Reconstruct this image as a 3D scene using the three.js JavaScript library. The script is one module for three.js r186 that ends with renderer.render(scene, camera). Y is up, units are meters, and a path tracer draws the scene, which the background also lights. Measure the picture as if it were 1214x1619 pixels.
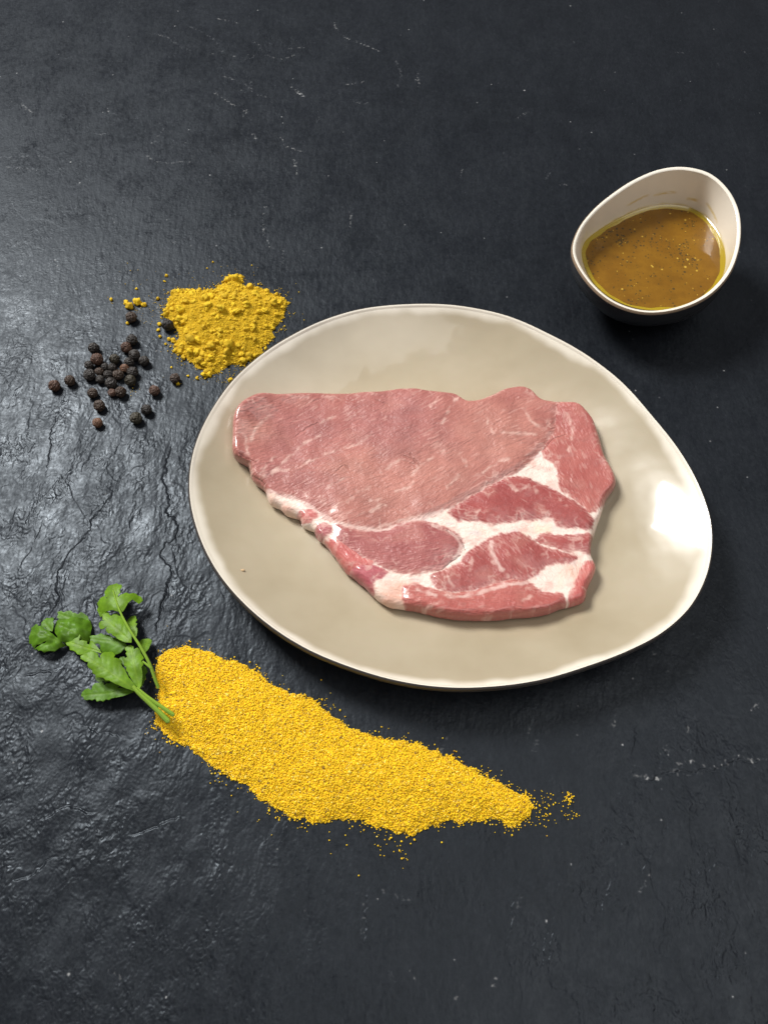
import * as THREE from 'three';
import { mergeVertices, mergeGeometries } from 'three/addons/utils/BufferGeometryUtils.js';
import { TessellateModifier } from 'three/addons/modifiers/TessellateModifier.js';
import { RectAreaLightUniformsLib } from 'three/addons/lights/RectAreaLightUniformsLib.js';

// ---------------------------------------------------------------- camera, light, exposure
const scene = new THREE.Scene();
const camera = new THREE.PerspectiveCamera(60, 767 / 1024, 0.02, 20);
camera.position.set(-0.0341,0.4103,0.2212);
camera.up.set(0, 1, 0);
camera.lookAt(-0.03412,-0.47261,-0.24829);
const renderer = new THREE.WebGLRenderer({ antialias: true });
renderer.toneMapping = THREE.LinearToneMapping;
renderer.toneMappingExposure = 1.1;
renderer.shadowMap.enabled = true;
RectAreaLightUniformsLib.init();
scene.background = new THREE.Color(0.15, 0.15, 0.155);      // pale walls of the room around the table
scene.environmentIntensity = 1;
const LIGHTS = [
  { name: 'window', at: [-0.8, 1.2, -0.72], size: [0.44, 0.52], power: 46, color: [1, 0.99, 0.965], glow: 3 },
  { name: 'ceiling_fill_panel', at: [0.75, 2.0, 0.3], size: [2.0, 1.5], power: 1.3, color: [1, 0.97, 0.93], glow: 0.35 },  // unseen overhead panel, widened to act as soft ceiling-bounce fill
];

// ---------------------------------------------------------------- helpers (plan coordinates are millimetres: x to the right, z towards the viewer)
const MM = 0.001;
function rng(seed) { let a = seed >>> 0; return () => { a = (a + 0x6D2B79F5) >>> 0; let t = a; t = Math.imul(t ^ (t >>> 15), t | 1); t ^= t + Math.imul(t ^ (t >>> 7), t | 61); return ((t ^ (t >>> 14)) >>> 0) / 4294967296; }; }
const GX = new Float32Array(256), GY = new Float32Array(256), PERM = new Uint8Array(512);
{ const r = rng(77); const p = [...Array(256).keys()]; for (let i = 255; i > 0; i--) { const j = Math.floor(r() * (i + 1)); [p[i], p[j]] = [p[j], p[i]]; }
  for (let i = 0; i < 512; i++) PERM[i] = p[i & 255];
  for (let i = 0; i < 256; i++) { const a = r() * 6.2831853; GX[i] = Math.cos(a); GY[i] = Math.sin(a); } }
function noise(x, y) {                                    // gradient noise, about -1 .. 1
  const xi = Math.floor(x), yi = Math.floor(y), fx = x - xi, fy = y - yi, X = xi & 255, Y = yi & 255;
  const u = fx * fx * fx * (fx * (fx * 6 - 15) + 10), v = fy * fy * fy * (fy * (fy * 6 - 15) + 10);
  const a = PERM[PERM[X] + Y], b = PERM[PERM[X + 1] + Y], c = PERM[PERM[X] + Y + 1], d = PERM[PERM[X + 1] + Y + 1];
  const n0 = GX[a] * fx + GY[a] * fy, n1 = GX[b] * (fx - 1) + GY[b] * fy, n2 = GX[c] * fx + GY[c] * (fy - 1), n3 = GX[d] * (fx - 1) + GY[d] * (fy - 1);
  const s = n0 + u * (n1 - n0), t = n2 + u * (n3 - n2);
  return 1.45 * (s + v * (t - s));
}
const fbm = (x, y, o = 4) => { let s = 0, a = 0.5; for (let i = 0; i < o; i++) { s += a * noise(x, y); x = x * 2.03 + 17.1; y = y * 2.03 + 5.7; a *= 0.5; } return s; };
const sst = (a, b, x) => { const t = Math.min(1, Math.max(0, (x - a) / (b - a))); return t * t * (3 - 2 * t); };
const mix = (a, b, t) => a + (b - a) * t;
const clamp = (x, a, b) => Math.min(b, Math.max(a, x));
const mixC = (a, b, t) => [mix(a[0], b[0], t), mix(a[1], b[1], t), mix(a[2], b[2], t)];
const toS = (c) => { c = clamp(c, 0, 1); return 255 * (c <= 0.0031308 ? 12.92 * c : 1.055 * Math.pow(c, 1 / 2.4) - 0.055); };
const lin = (r, g, b) => [r, g, b].map((v) => { v /= 255; return v <= 0.04045 ? v / 12.92 : Math.pow((v + 0.055) / 1.055, 2.4); });
const catmull = (pts, n, closed = true) => {               // smooth curve through [x, z] points
  const c = new THREE.CatmullRomCurve3(pts.map((p) => new THREE.Vector3(p[0], p[2] || 0, p[1])), closed, 'centripetal');
  return c.getSpacedPoints(n).slice(0, closed ? n : n + 1).map((v) => [v.x, v.z, v.y]);
};
function makePoly(pts) { let x0 = 1e9, x1 = -1e9, z0 = 1e9, z1 = -1e9; for (const [x, z] of pts) { x0 = Math.min(x0, x); x1 = Math.max(x1, x); z0 = Math.min(z0, z); z1 = Math.max(z1, z); } return { pts, x0, x1, z0, z1 }; }
function sdPoly(P, x, z, cut = 1e9) {                      // signed distance, negative inside
  const bx = Math.max(P.x0 - x, 0, x - P.x1), bz = Math.max(P.z0 - z, 0, z - P.z1), bb = bx * bx + bz * bz;
  if (bb > cut * cut) return Math.sqrt(bb);
  const v = P.pts; let d = 1e18, ins = false;
  for (let i = 0, j = v.length - 1; i < v.length; j = i++) {
    const ex = v[j][0] - v[i][0], ez = v[j][1] - v[i][1], wx = x - v[i][0], wz = z - v[i][1];
    const t = clamp((wx * ex + wz * ez) / (ex * ex + ez * ez + 1e-12), 0, 1), qx = wx - ex * t, qz = wz - ez * t;
    d = Math.min(d, qx * qx + qz * qz);
    if ((v[i][1] > z) !== (v[j][1] > z) && x < (v[j][0] - v[i][0]) * (z - v[i][1]) / (v[j][1] - v[i][1]) + v[i][0]) ins = !ins;
  }
  return (ins ? -1 : 1) * Math.sqrt(d);
}
function sdLine(v, x, z) {                                 // [distance, side]
  let d = 1e18, s = 1;
  for (let i = 0; i + 1 < v.length; i++) {
    const ex = v[i + 1][0] - v[i][0], ez = v[i + 1][1] - v[i][1], wx = x - v[i][0], wz = z - v[i][1];
    const t = clamp((wx * ex + wz * ez) / (ex * ex + ez * ez + 1e-12), 0, 1), q = (wx - ex * t) ** 2 + (wz - ez * t) ** 2;
    if (q < d) { d = q; s = ex * wz - ez * wx > 0 ? 1 : -1; }
  }
  return [Math.sqrt(d), s];
}
function dataTex(w, h, fill, srgb) {                       // fill(i, j, out) writes 0..255 per channel
  const a = new Uint8Array(w * h * 4), o = [0, 0, 0];
  for (let j = 0, k = 0; j < h; j++) for (let i = 0; i < w; i++, k += 4) { fill(i, j, o); a[k] = o[0]; a[k + 1] = o[1]; a[k + 2] = o[2]; a[k + 3] = 255; }
  const t = new THREE.DataTexture(a, w, h, THREE.RGBAFormat);
  t.magFilter = THREE.LinearFilter; t.minFilter = THREE.LinearFilter; if (srgb) t.colorSpace = THREE.SRGBColorSpace; t.needsUpdate = true;
  return t;
}
const used = {};
const numbered = (n) => { used[n] = (used[n] || 0) + 1; return used[n] === 1 ? n : n + '_' + String(used[n] - 1).padStart(3, '0'); };
function mesh(name, geo, mat, parent) { const m = new THREE.Mesh(geo, mat); m.name = name; m.castShadow = m.receiveShadow = true; if (parent) parent.add(m); return m; }
function group(name, label, category, grp) { const g = new THREE.Group(); g.name = numbered(name); scene.add(g); tag(g, label, category, grp); return g; }
function tag(o, label, category, grp, kind) { o.userData.label = label; if (category) o.userData.category = category; if (grp) o.userData.group = grp; if (kind) o.userData.kind = kind; return o; }
function gridGeo(rows, closed) {                            // rows of [x, y, z] in mm (same length each); uv in plan metres
  const n = rows[0].length, pos = [], uv = [], idx = [];
  for (const r of rows) for (const p of r) { pos.push(p[0] * MM, p[1] * MM, p[2] * MM); uv.push(p[0] * MM, p[2] * MM); }
  const m = closed ? n : n - 1;
  for (let i = 0; i + 1 < rows.length; i++) for (let j = 0; j < m; j++) { const a = i * n + j, b = i * n + (j + 1) % n, c = a + n, d = b + n; idx.push(a, c, b, b, c, d); }
  const g = new THREE.BufferGeometry();
  g.setAttribute('position', new THREE.Float32BufferAttribute(pos, 3)); g.setAttribute('uv', new THREE.Float32BufferAttribute(uv, 2)); g.setIndex(idx); g.computeVertexNormals();
  return g;
}
const setUV = (g, x0, z0, w, h) => { const p = g.attributes.position, u = g.attributes.uv; for (let i = 0; i < p.count; i++) u.setXY(i, (p.getX(i) / MM - x0) / w, (p.getZ(i) / MM - z0) / h); return g; };

// ---------------------------------------------------------------- window and added fill panel outside the picture
for (const L of LIGHTS) {
  const g = new THREE.Group(); g.name = L.name; scene.add(g);
  tag(g, L.name === 'window' ? 'white framed daylight window beside the slate table' : 'flat white unseen fill panel added above the slate table', L.name === 'window' ? 'window' : 'lamp', null, 'structure');
  g.position.set(...L.at); g.lookAt(0, 0, 0);
  const [w, h] = L.size, col = new THREE.Color().setRGB(...L.color);
  const glow = new THREE.MeshStandardMaterial({ color: 0xffffff, emissive: col, emissiveIntensity: L.glow, roughness: 0.9 });
  const white = new THREE.MeshStandardMaterial({ color: 0xe8e8e6, roughness: 0.6 });
  mesh(L.name === 'window' ? 'window_pane' : 'fill_panel_face', new THREE.BoxGeometry(w, h, 0.01), glow, g).position.z = -0.03;
  const bar = (bw, bh, x, y) => { const m = mesh('frame_bar', new THREE.BoxGeometry(bw, bh, 0.05), white, g); m.position.set(x, y, -0.03); };
  bar(w + 0.12, 0.06, 0, h / 2 + 0.031); bar(w + 0.12, 0.06, 0, -h / 2 - 0.031); bar(0.06, h, w / 2 + 0.031, 0); bar(0.06, h, -w / 2 - 0.031, 0);
  const l = new THREE.RectAreaLight(col, L.power, w, h); l.position.set(0, 0, 0.005); l.rotation.y = Math.PI; g.add(l);
}

// ---------------------------------------------------------------- slate slab
const SX0 = -450, SZ0 = -600, SW = 900, SH = 950, SN = 2048;
const ROUGH = [                                             // where the cleft surface is coarse: plan spots with radius and weight
  ...[[-208.8,-15.9,95,1],[-240.2,-73.6,80,0.6],[-165.5,28.8,70,0.8],[-203.2,69.7,80,0.9],[-181.5,125,90,0.9],[-184.6,171.4,80,0.8],[-140.6,171.4,70,0.6],[-153.4,213.1,80,0.55],[-107.3,203.7,60,0.35],[126,158.3,55,0.9],[112,203.7,75,1],[82.4,189.1,60,0.8],[58.1,213.1,50,0.5],[116.9,130.7,40,0.45],[-136.2,-0.6,50,0.6],[-185.4,-65,50,0.35],[-119.8,-375.6,60,0.4],[-110.4,-294.6,60,0.25],[66.7,226.8,60,0.4]],
];
const roughAt = (x, z) => { let s = 0.1; for (const [a, b, r, w] of ROUGH) { const d = ((x - a) ** 2 + (z - b) ** 2) / (r * r); if (d < 4) s = Math.max(s, 0) + w * Math.exp(-d * 1.6) * 0.8; } return Math.min(1, s); };
const slateCoarse = (x, z) => 0.9 * fbm(x / 120 + 3, z / 150, 3) + roughAt(x, z) * (0.55 * noise(x / 17 + 9, z / 26 + 0.3 * noise(x / 30, z / 30)) + 0.3 * noise(x / 8 + 1, z / 13));
const CRACKS = [
  [0.5, 1, [[-149.5,-40.4],[-151.4,-27.1],[-151.3,-16.7],[-148.4,-9],[-146.6,3.5],[-140.9,9.7],[-141.9,18.1],[-147.3,22.9],[-147.6,29.4],[-142.1,35.2],[-142.2,43.8],[-144,55.1],[-145.4,69.7]]],
  [0.35, 1, [[-212.7,-63.8],[-216.3,-54],[-216.2,-40.4],[-214.9,-29.7],[-214.9,-20.5]]],
  [0.4, 1, [[-178.2,-17.9],[-179.5,-4],[-185.7,6],[-188.3,16.9],[-194.5,25.3],[-198.2,34.6],[-198.2,43.8],[-196.3,51.7],[-199.8,61.7]]],
  [0.3, 1, [[-165.5,2.3],[-165.8,9.7],[-163.7,15.7]]],
  [0.35, -1, [[-227.9,-4],[-228.2,8.4],[-230.9,19.3]]],
  [0.3, 1, [[-212.9,6],[-213.4,18.1],[-213,26.5]]],
  [0.55, 1, [[-211.2,92.2],[-202.5,90.6],[-192.5,88.3],[-186.7,87.1]]],
  [0.4, 1, [[-197.6,41],[-196.5,52],[-199.1,61.2]]],
  [0.35, 1, [[-208.2,72.5],[-210.7,78.9],[-213,82.8]]],
  [0.5, 1, [[-142.2,35.8],[-143.5,52],[-144.8,67.7],[-146,73.3]]],
  [0.5, 1, [[-189.6,159.8],[-181.4,154.3],[-176.2,151],[-170.2,152.1],[-162.8,154.9],[-158.5,153.2]]],
  [0.5, 1, [[-148.8,164.2],[-138.8,162],[-130.2,157.1],[-123.4,156],[-118,158.2]]],
  [0.5, 1, [[-198.3,185.3],[-189,181.2],[-182.1,175.9],[-174,170.6]]],
  [0.35, 1, [[-180.1,113.6],[-169.8,117.3],[-158.7,119.1],[-151.2,120.9]]],
  [0.4, -1, [[78.5,136.6],[82.8,140.2],[91.1,138.7],[100.5,135.5],[109.3,136.2],[119.3,134],[128.3,130],[135.3,132.2],[141.1,130.7]]],
  [0.3, 1, [[84.9,111.1],[83,119.5],[80.4,127.7],[76.2,133.6]]],
  [0.25, -1, [[95.1,149.5],[87.8,165.3],[78.2,175.9],[75.4,184.9]]], [0.25, -1, [[65,178.9],[58.8,190.7],[58.4,200.7]]], [0.25, -1, [[-40.8,181.9],[-42.3,195],[-42.1,210.5]]],
  [0.25, -1, [[130.7,154.3],[120.4,165.3],[120.3,174.4],[109.3,190.7]]], [0.2, -1, [[24.6,183.4],[18.8,197.9],[14.6,216]]],
];
const MARKS = [[[-160.7,-372],[-151,-375.6],[-142.3,-369.9]],[[-130.7,-367],[-126.5,-372.7]],[[-119.6,-372],[-107.9,-367],[-96.8,-374.2]],[[-103.9,-379.2],[-88.9,-381.4]],[[-127.3,-384.3],[-122.3,-378.5]],[[-149.6,-348.9],[-139.4,-344.7]],[[-133.2,-340.6],[-126,-332.5]],[[-99.6,-337.2],[-89.3,-325.8]],[[-78.5,-307.4],[-79.6,-301]],[[-60.4,-339.3],[-48.4,-342]],[[-54.8,-320.5],[-46,-319.2]],[[-202.5,-396],[-192.7,-391.6],[-182.3,-381.4],[-174.9,-377]],[[-177.8,-404.9],[-162.7,-393.8],[-154.8,-382.8]],[[-157.5,-413.9],[-143,-408.7]],[[-139.9,-368.5],[-132,-367],[-128.9,-367.7]],[[-129.7,-386.4],[-120.2,-381.4]],[[-71.7,-408.7],[-65.2,-393.8],[-53.5,-386.4],[-37.3,-375.6]],[[-129,-344],[-125,-330.5],[-112.2,-323.8],[-112.7,-318.5]],[[-133.2,-310.7],[-128.1,-312.6],[-131.1,-306.1]],[[-103.4,-285.1],[-100.9,-277.1],[-88.7,-270.9]],[[-93.9,-263.6],[-91.1,-248.7]],[[-188.8,-301],[-184.6,-294.6],[-190.4,-278.9]],[[-192.3,-266.6],[-184,-260.6],[-163,-260.6]],[[-286.2,-318.5],[-276,-308.7]],[[-289.7,-264.8],[-260.5,-266],[-253.5,-262.4]],[[-283.8,-256.4],[-262.3,-252.8]],[[-110.1,-219.8],[-110.8,-200.4],[-106,-186.9],[-103.8,-183.2]],[[-96.7,-183.2],[-96.9,-171.1]],[[-156.2,-195],[-154.3,-184.3]],[[-25.5,-364.9],[-22,-350.9],[-24.8,-335.2]],[[-10.3,-350.9],[-9.6,-337.2]],[[57.5,-304.2],[65.4,-310.7]],[[75.5,-251.6],[70.6,-242.8]],[[80.6,-239.9],[84.8,-239.9]],[[-122.9,-288.3],[-120.3,-282]],[[-225.3,-313.9],[-222.6,-307.4]],[[-230.2,-288.3],[-222.4,-288.3]],[[17.3,-256.4],[16.1,-246.9]],[[-152.4,-330.5],[-138.1,-317.2]],[[-99.6,-337.2],[-90.3,-327.1]],[[-208.3,-211.4],[-205.4,-204.8]],[[-55.3,-222.6],[-55.7,-203.1]],[[175.8,-375.6],[182.4,-374.2]],[[-168.2,-195],[-165.3,-186.9]],[[80,132.1],[78.5,136.9],[81.7,138.6]],[[83.5,138],[89.5,140]],[[90.9,134.7],[92.3,136.9]],[[96.8,130.1],[96.2,126.4]],[[98.8,131.8],[101.4,133.5]],[[99.9,135.8],[104.2,137.5]],[[103.8,131],[106.9,131.8]],[[105.8,134.9],[109.5,136.9]],[[110.2,132.4],[112.3,134.1]],[[114.4,134.9],[119.9,133]],[[121.4,131.3],[123.3,133.5]],[[126.1,130.7],[131.3,127.8]],[[131.4,130.1],[133.9,132.4]],[[137.1,130.7],[140.7,130.1]],[[83.4,139.1],[91,139.7]],[[92.9,136.9],[100.3,135.2],[99.1,137.5]],[[105.2,131.5],[108.2,134.1]],[[116.4,133.5],[122.4,132.1]],[[125.8,129.5],[129.4,128.4]],[[133.6,130.7],[135,134.1]],[[97.5,74.6],[98.8,76.2]],[[93.1,84.2],[97,80]],[[103,88.9],[101,90.1]],[[105.7,119.1],[107.9,115]],[[93,127.8],[96.3,123.8]],[[138.5,108.8],[141.7,104.3]],[[-5.5,120.6],[-8.6,127.8]],[[33.7,116.2],[31.5,121.5]],[[-37.4,185.4],[-22.6,190.3]],[[-42.7,191.6],[-42.8,203.7]],[[-22.9,216.6],[-20.9,220]],[[-5.1,226.8],[-1.6,222.3]],[[12,218.9],[10.5,222.3]],[[20.6,196.5],[25,186.6]],[[74.6,187.1],[81.2,179.1]],[[-147.7,216.6],[-142.2,218.9]],[[36.7,122.1],[34.4,126.4]],[[74.6,110.3],[72.4,116.2]]];   // pale chipped edges and scratches in the stone
{
  const N = SN, hmap = new Float32Array(N * N), cmap = new Float32Array(N * N), R = new Float32Array(N * N);
  const tx = SW / N, tz = SH / N;
  for (let j = 0, k = 0; j < N; j++) for (let i = 0; i < N; i++, k++) {
    const x = SX0 + (i + 0.5) * tx, z = SZ0 + (j + 0.5) * tz, r = roughAt(x, z); R[k] = r;
    const wx = x + 1.2 * noise(x / 7, z / 7) + 4 * noise(x / 40 + 3, z / 40), wz = z + 1.2 * noise(x / 7 + 40, z / 7) + 4 * noise(x / 40, z / 40 + 9);
    const n1 = noise(wx / 2.4 + 0.25 * wz / 4, wz / 4.4), n2 = noise(wx / 5 + 7, wz / 8.5 + 3), n3 = noise(wx / 1.1 + 11, wz / 1.5), q = 5 * fbm(wx / 22 + 31, wz / 34 + 2, 5), qf = q - Math.floor(q), flake = sst(0, 0.12, qf) * (1 - qf);
    const t = 3.0 * fbm(wx / 75 + 1.5, wz / 110 + 8, 4), f = t - Math.floor(t), terr = sst(0, 0.05, f) * (1 - f);
    const loc = 0.35 + 1.1 * sst(-0.4, 0.6, noise(x / 16 + 50, z / 22)), n4 = noise(wx / 0.85 + 2, wz / 1.1);
    let h = r * loc * (0.15 * n1 + 0.13 * n2 + 0.1 * n3 + 0.06 * n4 + 0.13 * flake * sst(-0.1, 0.5, noise(x / 30 + 7, z / 30))) + (0.15 + 0.5 * r) * 0.24 * terr;
    h += 0.035 * noise(x / 1.1, z / 2.4) + 0.06 * noise(x / 2.6 + 5, z / 7) + 0.03 * noise(x / 0.9 + 8, z / 0.9);
    hmap[k] = h;
    cmap[k] = 0.28 * fbm(x / 55, z / 70 + 30, 4) + 0.2 * noise(wx / 2, wz / 4 + 50) + 0.22 * noise(x / 0.9 + 4, z / 1.6) + 0.15 * noise(wx / 8, wz / 20);
    const vein = Math.abs(fbm(wx / 34 + 60, wz / 30 + 12, 4));          // faint paler threads
    if (vein < 0.012) cmap[k] += 0.25 * (1 - vein / 0.012) * sst(0, 0.25, noise(x / 25, z / 25 + 77));
  }
  const around = (line, reach, fn) => {
    const P = makePoly(line), i0 = Math.max(0, Math.floor((P.x0 - reach - SX0) / tx)), i1 = Math.min(N - 1, Math.ceil((P.x1 + reach - SX0) / tx)), j0 = Math.max(0, Math.floor((P.z0 - reach - SZ0) / tz)), j1 = Math.min(N - 1, Math.ceil((P.z1 + reach - SZ0) / tz));
    for (let j = j0; j <= j1; j++) for (let i = i0; i <= i1; i++) fn(SX0 + (i + 0.5) * tx, SZ0 + (j + 0.5) * tz, j * N + i);
  };
  for (const [depth, side, raw] of CRACKS) {
    const line = catmull(raw, raw.length * 4, false);
    const ends = [line[0], line[line.length - 1]];
    around(line, 11, (x, z, k) => {
      const qx = x + 0.9 * noise(x / 2.2, z / 2.2 + 9) + 1.4 * noise(x / 7, z / 7), qz = z + 0.9 * noise(x / 2.2 + 20, z / 2.2) + 1.4 * noise(x / 7 + 4, z / 7);
      const [d, s] = sdLine(line, qx, qz); if (d > 10) return;
      const e = Math.min(Math.hypot(x - ends[0][0], z - ends[0][1]), Math.hypot(x - ends[1][0], z - ends[1][1])), fade = sst(0, 9, e);
      hmap[k] += 0.75 * fade * depth * (-0.75 * Math.exp(-((d / 0.55) ** 2)) + 0.55 * s * side * Math.exp(-d / 4) * sst(0, 0.5, d));
    });
  }
  const rnd = rng(5);
  const chip = (line, w, a) => around(line, 4, (x, z, k) => {
    const [d] = sdLine(line, x + 0.9 * noise(x / 1.6, z / 1.6), z + 0.9 * noise(x / 1.6 + 30, z / 1.6)); if (d > w * 2) return;
    const br = sst(-0.1, 0.5, noise(x / 1.4 + 70, z / 1.4) + 0.5 * noise(x / 4, z / 4 + 13));
    cmap[k] += a * br * (1 - sst(w * 0.3, w, d)); hmap[k] -= 0.05 * br * (1 - sst(w * 0.3, w, d));
  });
  for (const m of MARKS) chip(m.length > 2 ? catmull(m, m.length * 4, false) : m, 0.9 + rnd() * 0.5, 1.5 + rnd() * 1.2);
  for (let n = 0; n < 260; n++) {                                       // short flakes, longer along the cleft
    const x = SX0 + rnd() * SW, z = SZ0 + rnd() * SH, a = 1.57 + (rnd() - 0.5) * 1.3, l = 1 + rnd() * rnd() * 9;
    chip([[x, z], [x + l * Math.cos(a), z + l * Math.sin(a)]], 0.5 + rnd() * 0.4, 0.5 + rnd() * 1.1);
  }
  for (let n = 0; n < 380; n++) {                                       // mineral specks
    const x = SX0 + rnd() * SW, z = SZ0 + rnd() * SH, w = 0.32 + 0.35 * rnd() * rnd(), a = 2 + rnd() * 6;
    around([[x, z], [x + 0.01, z]], 1, (u, v, k) => { const d = Math.hypot(u - x, v - z); if (d < w * 1.6) cmap[k] += a * (1 - sst(w * 0.3, w * 1.6, d)); });
  }
  const map = dataTex(N, N, (i, j, o) => { const c = cmap[j * N + i], v = 0.0112 * Math.exp(clamp(c, -0.8, 3.2) * 0.95), t = clamp(c, 0, 2) / 2; o[0] = toS(v * mix(0.86, 1.0, t)); o[1] = toS(v); o[2] = toS(v * mix(1.28, 1.0, t)); }, true);
  const LO = -0.9, HI = 1.3;
  const bump = dataTex(N, N, (i, j, o) => { o[0] = o[1] = o[2] = 255 * clamp((hmap[j * N + i] - LO) / (HI - LO), 0, 1); });
  const rough = dataTex(1024, 1024, (i, j, o) => { const x = SX0 + i / 1024 * SW, z = SZ0 + j / 1024 * SH; o[0] = 0; o[1] = 255 * clamp(0.41 + 0.16 * fbm(x / 20, z / 25, 4) + 0.08 * noise(x / 4, z / 5) + 0.13 * noise(x / 1.3, z / 1.5), 0.15, 1); o[2] = 0; });
  const mat = new THREE.MeshPhysicalMaterial({ map, bumpMap: bump, bumpScale: (HI - LO) * MM, roughnessMap: rough, roughness: 1, metalness: 0, specularIntensity: 0.5, specularColor: new THREE.Color().setRGB(0.8, 0.9, 1.0) });
  const nx = 360, nz = 380, rows = [];
  for (let j = 0; j <= nz; j++) { const row = []; for (let i = 0; i <= nx; i++) { const x = SX0 + i / nx * SW, z = SZ0 + j / nz * SH; row.push([x, slateCoarse(x, z) - 0.9, z]); } rows.push(row); }
  const g = setUV(gridGeo(rows), SX0, SZ0, SW, SH);
  const slab = new THREE.Group(); slab.name = 'slate_table'; scene.add(slab);
  tag(slab, 'dark blue grey natural slate table with cleft texture', null, null, 'structure');
  mesh('cleft_surface', g, mat, slab);
  const body = mesh('slab_core', new THREE.BoxGeometry(SW * MM, 0.026, SH * MM), new THREE.MeshStandardMaterial({ color: new THREE.Color().setRGB(0.022, 0.024, 0.028), roughness: 0.7 }), slab);
  body.position.set(SX0 * MM + SW * MM / 2, -0.0165, SZ0 * MM + SH * MM / 2);
}
const slateY = (x, z) => slateCoarse(x, z) - 0.9;

// ---------------------------------------------------------------- plate
const PLATE_RIM = 24, PLATE_FLOOR = 5;
const plateLine = catmull([[-18.7,-118.2],[6.3,-117.3],[34.4,-109.9],[58,-96.4],[77.4,-81.6],[94.1,-63.3],[106.5,-42.9],[117.9,-20.6],[124.4,-0.8],[127,18.9],[125.2,34.5],[119.3,51.2],[109.3,66.3],[95.1,78.5],[79.4,87],[58.3,95.1],[34.9,101.9],[9.2,105.1],[-10.6,104.8],[-30.4,101.6],[-50.4,95.4],[-70.8,86.4],[-88.9,74.5],[-104.7,59.9],[-116.5,44.6],[-126,25.9],[-131.7,6.5],[-133,-11.9],[-130.8,-29.1],[-124.9,-46.9],[-115.3,-65.4],[-102.1,-81.6],[-85.6,-95.6],[-64.9,-108.1],[-43.7,-115.4]], 400);
const PC = [0, 0]; for (const p of plateLine) { PC[0] += p[0] / plateLine.length; PC[1] += p[1] / plateLine.length; }
function radial(line, c, n) {                               // radius table of a star-shaped outline
  const out = new Float32Array(n);
  for (let k = 0; k < n; k++) {
    const a = k / n * Math.PI * 2, dx = Math.cos(a), dz = Math.sin(a);
    for (let i = 0, j = line.length - 1; i < line.length; j = i++) {
      const ax = line[j][0] - c[0], az = line[j][1] - c[1], bx = line[i][0] - c[0] - ax, bz = line[i][1] - c[1] - az, det = dx * -bz + dz * bx;
      if (Math.abs(det) < 1e-9) continue;
      const t = (ax * -bz + az * bx) / det, s = (dx * az - dz * ax) / det;
      if (t > 0 && s >= -1e-6 && s <= 1 + 1e-6) out[k] = Math.max(out[k], t);
    }
  }
  return out;
}
const PN = 720, plateR = radial(plateLine, PC, PN);
const plateS = (x, z) => { const a = Math.atan2(z - PC[1], x - PC[0]) / (Math.PI * 2) * PN, k = Math.floor(a), f = a - k, m = (q) => plateR[((q % PN) + PN) % PN]; return Math.hypot(x - PC[0], z - PC[1]) / mix(m(k), m(k + 1), f); };
const plateProfile = (s) => PLATE_FLOOR + (PLATE_RIM - PLATE_FLOOR) * Math.pow(clamp((s - 0.58) / 0.42, 0, 1), 2);
const plateWave = (x, z) => 0.34 * noise(x / 30 + 4, z / 30) + 0.14 * noise(x / 12, z / 12 + 5) + 0.05 * noise(x / 5 + 8, z / 5);
const plateH = (x, z) => { const s = plateS(x, z); return plateProfile(s) + plateWave(x, z) * sst(1, 0.9, s); };
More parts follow.
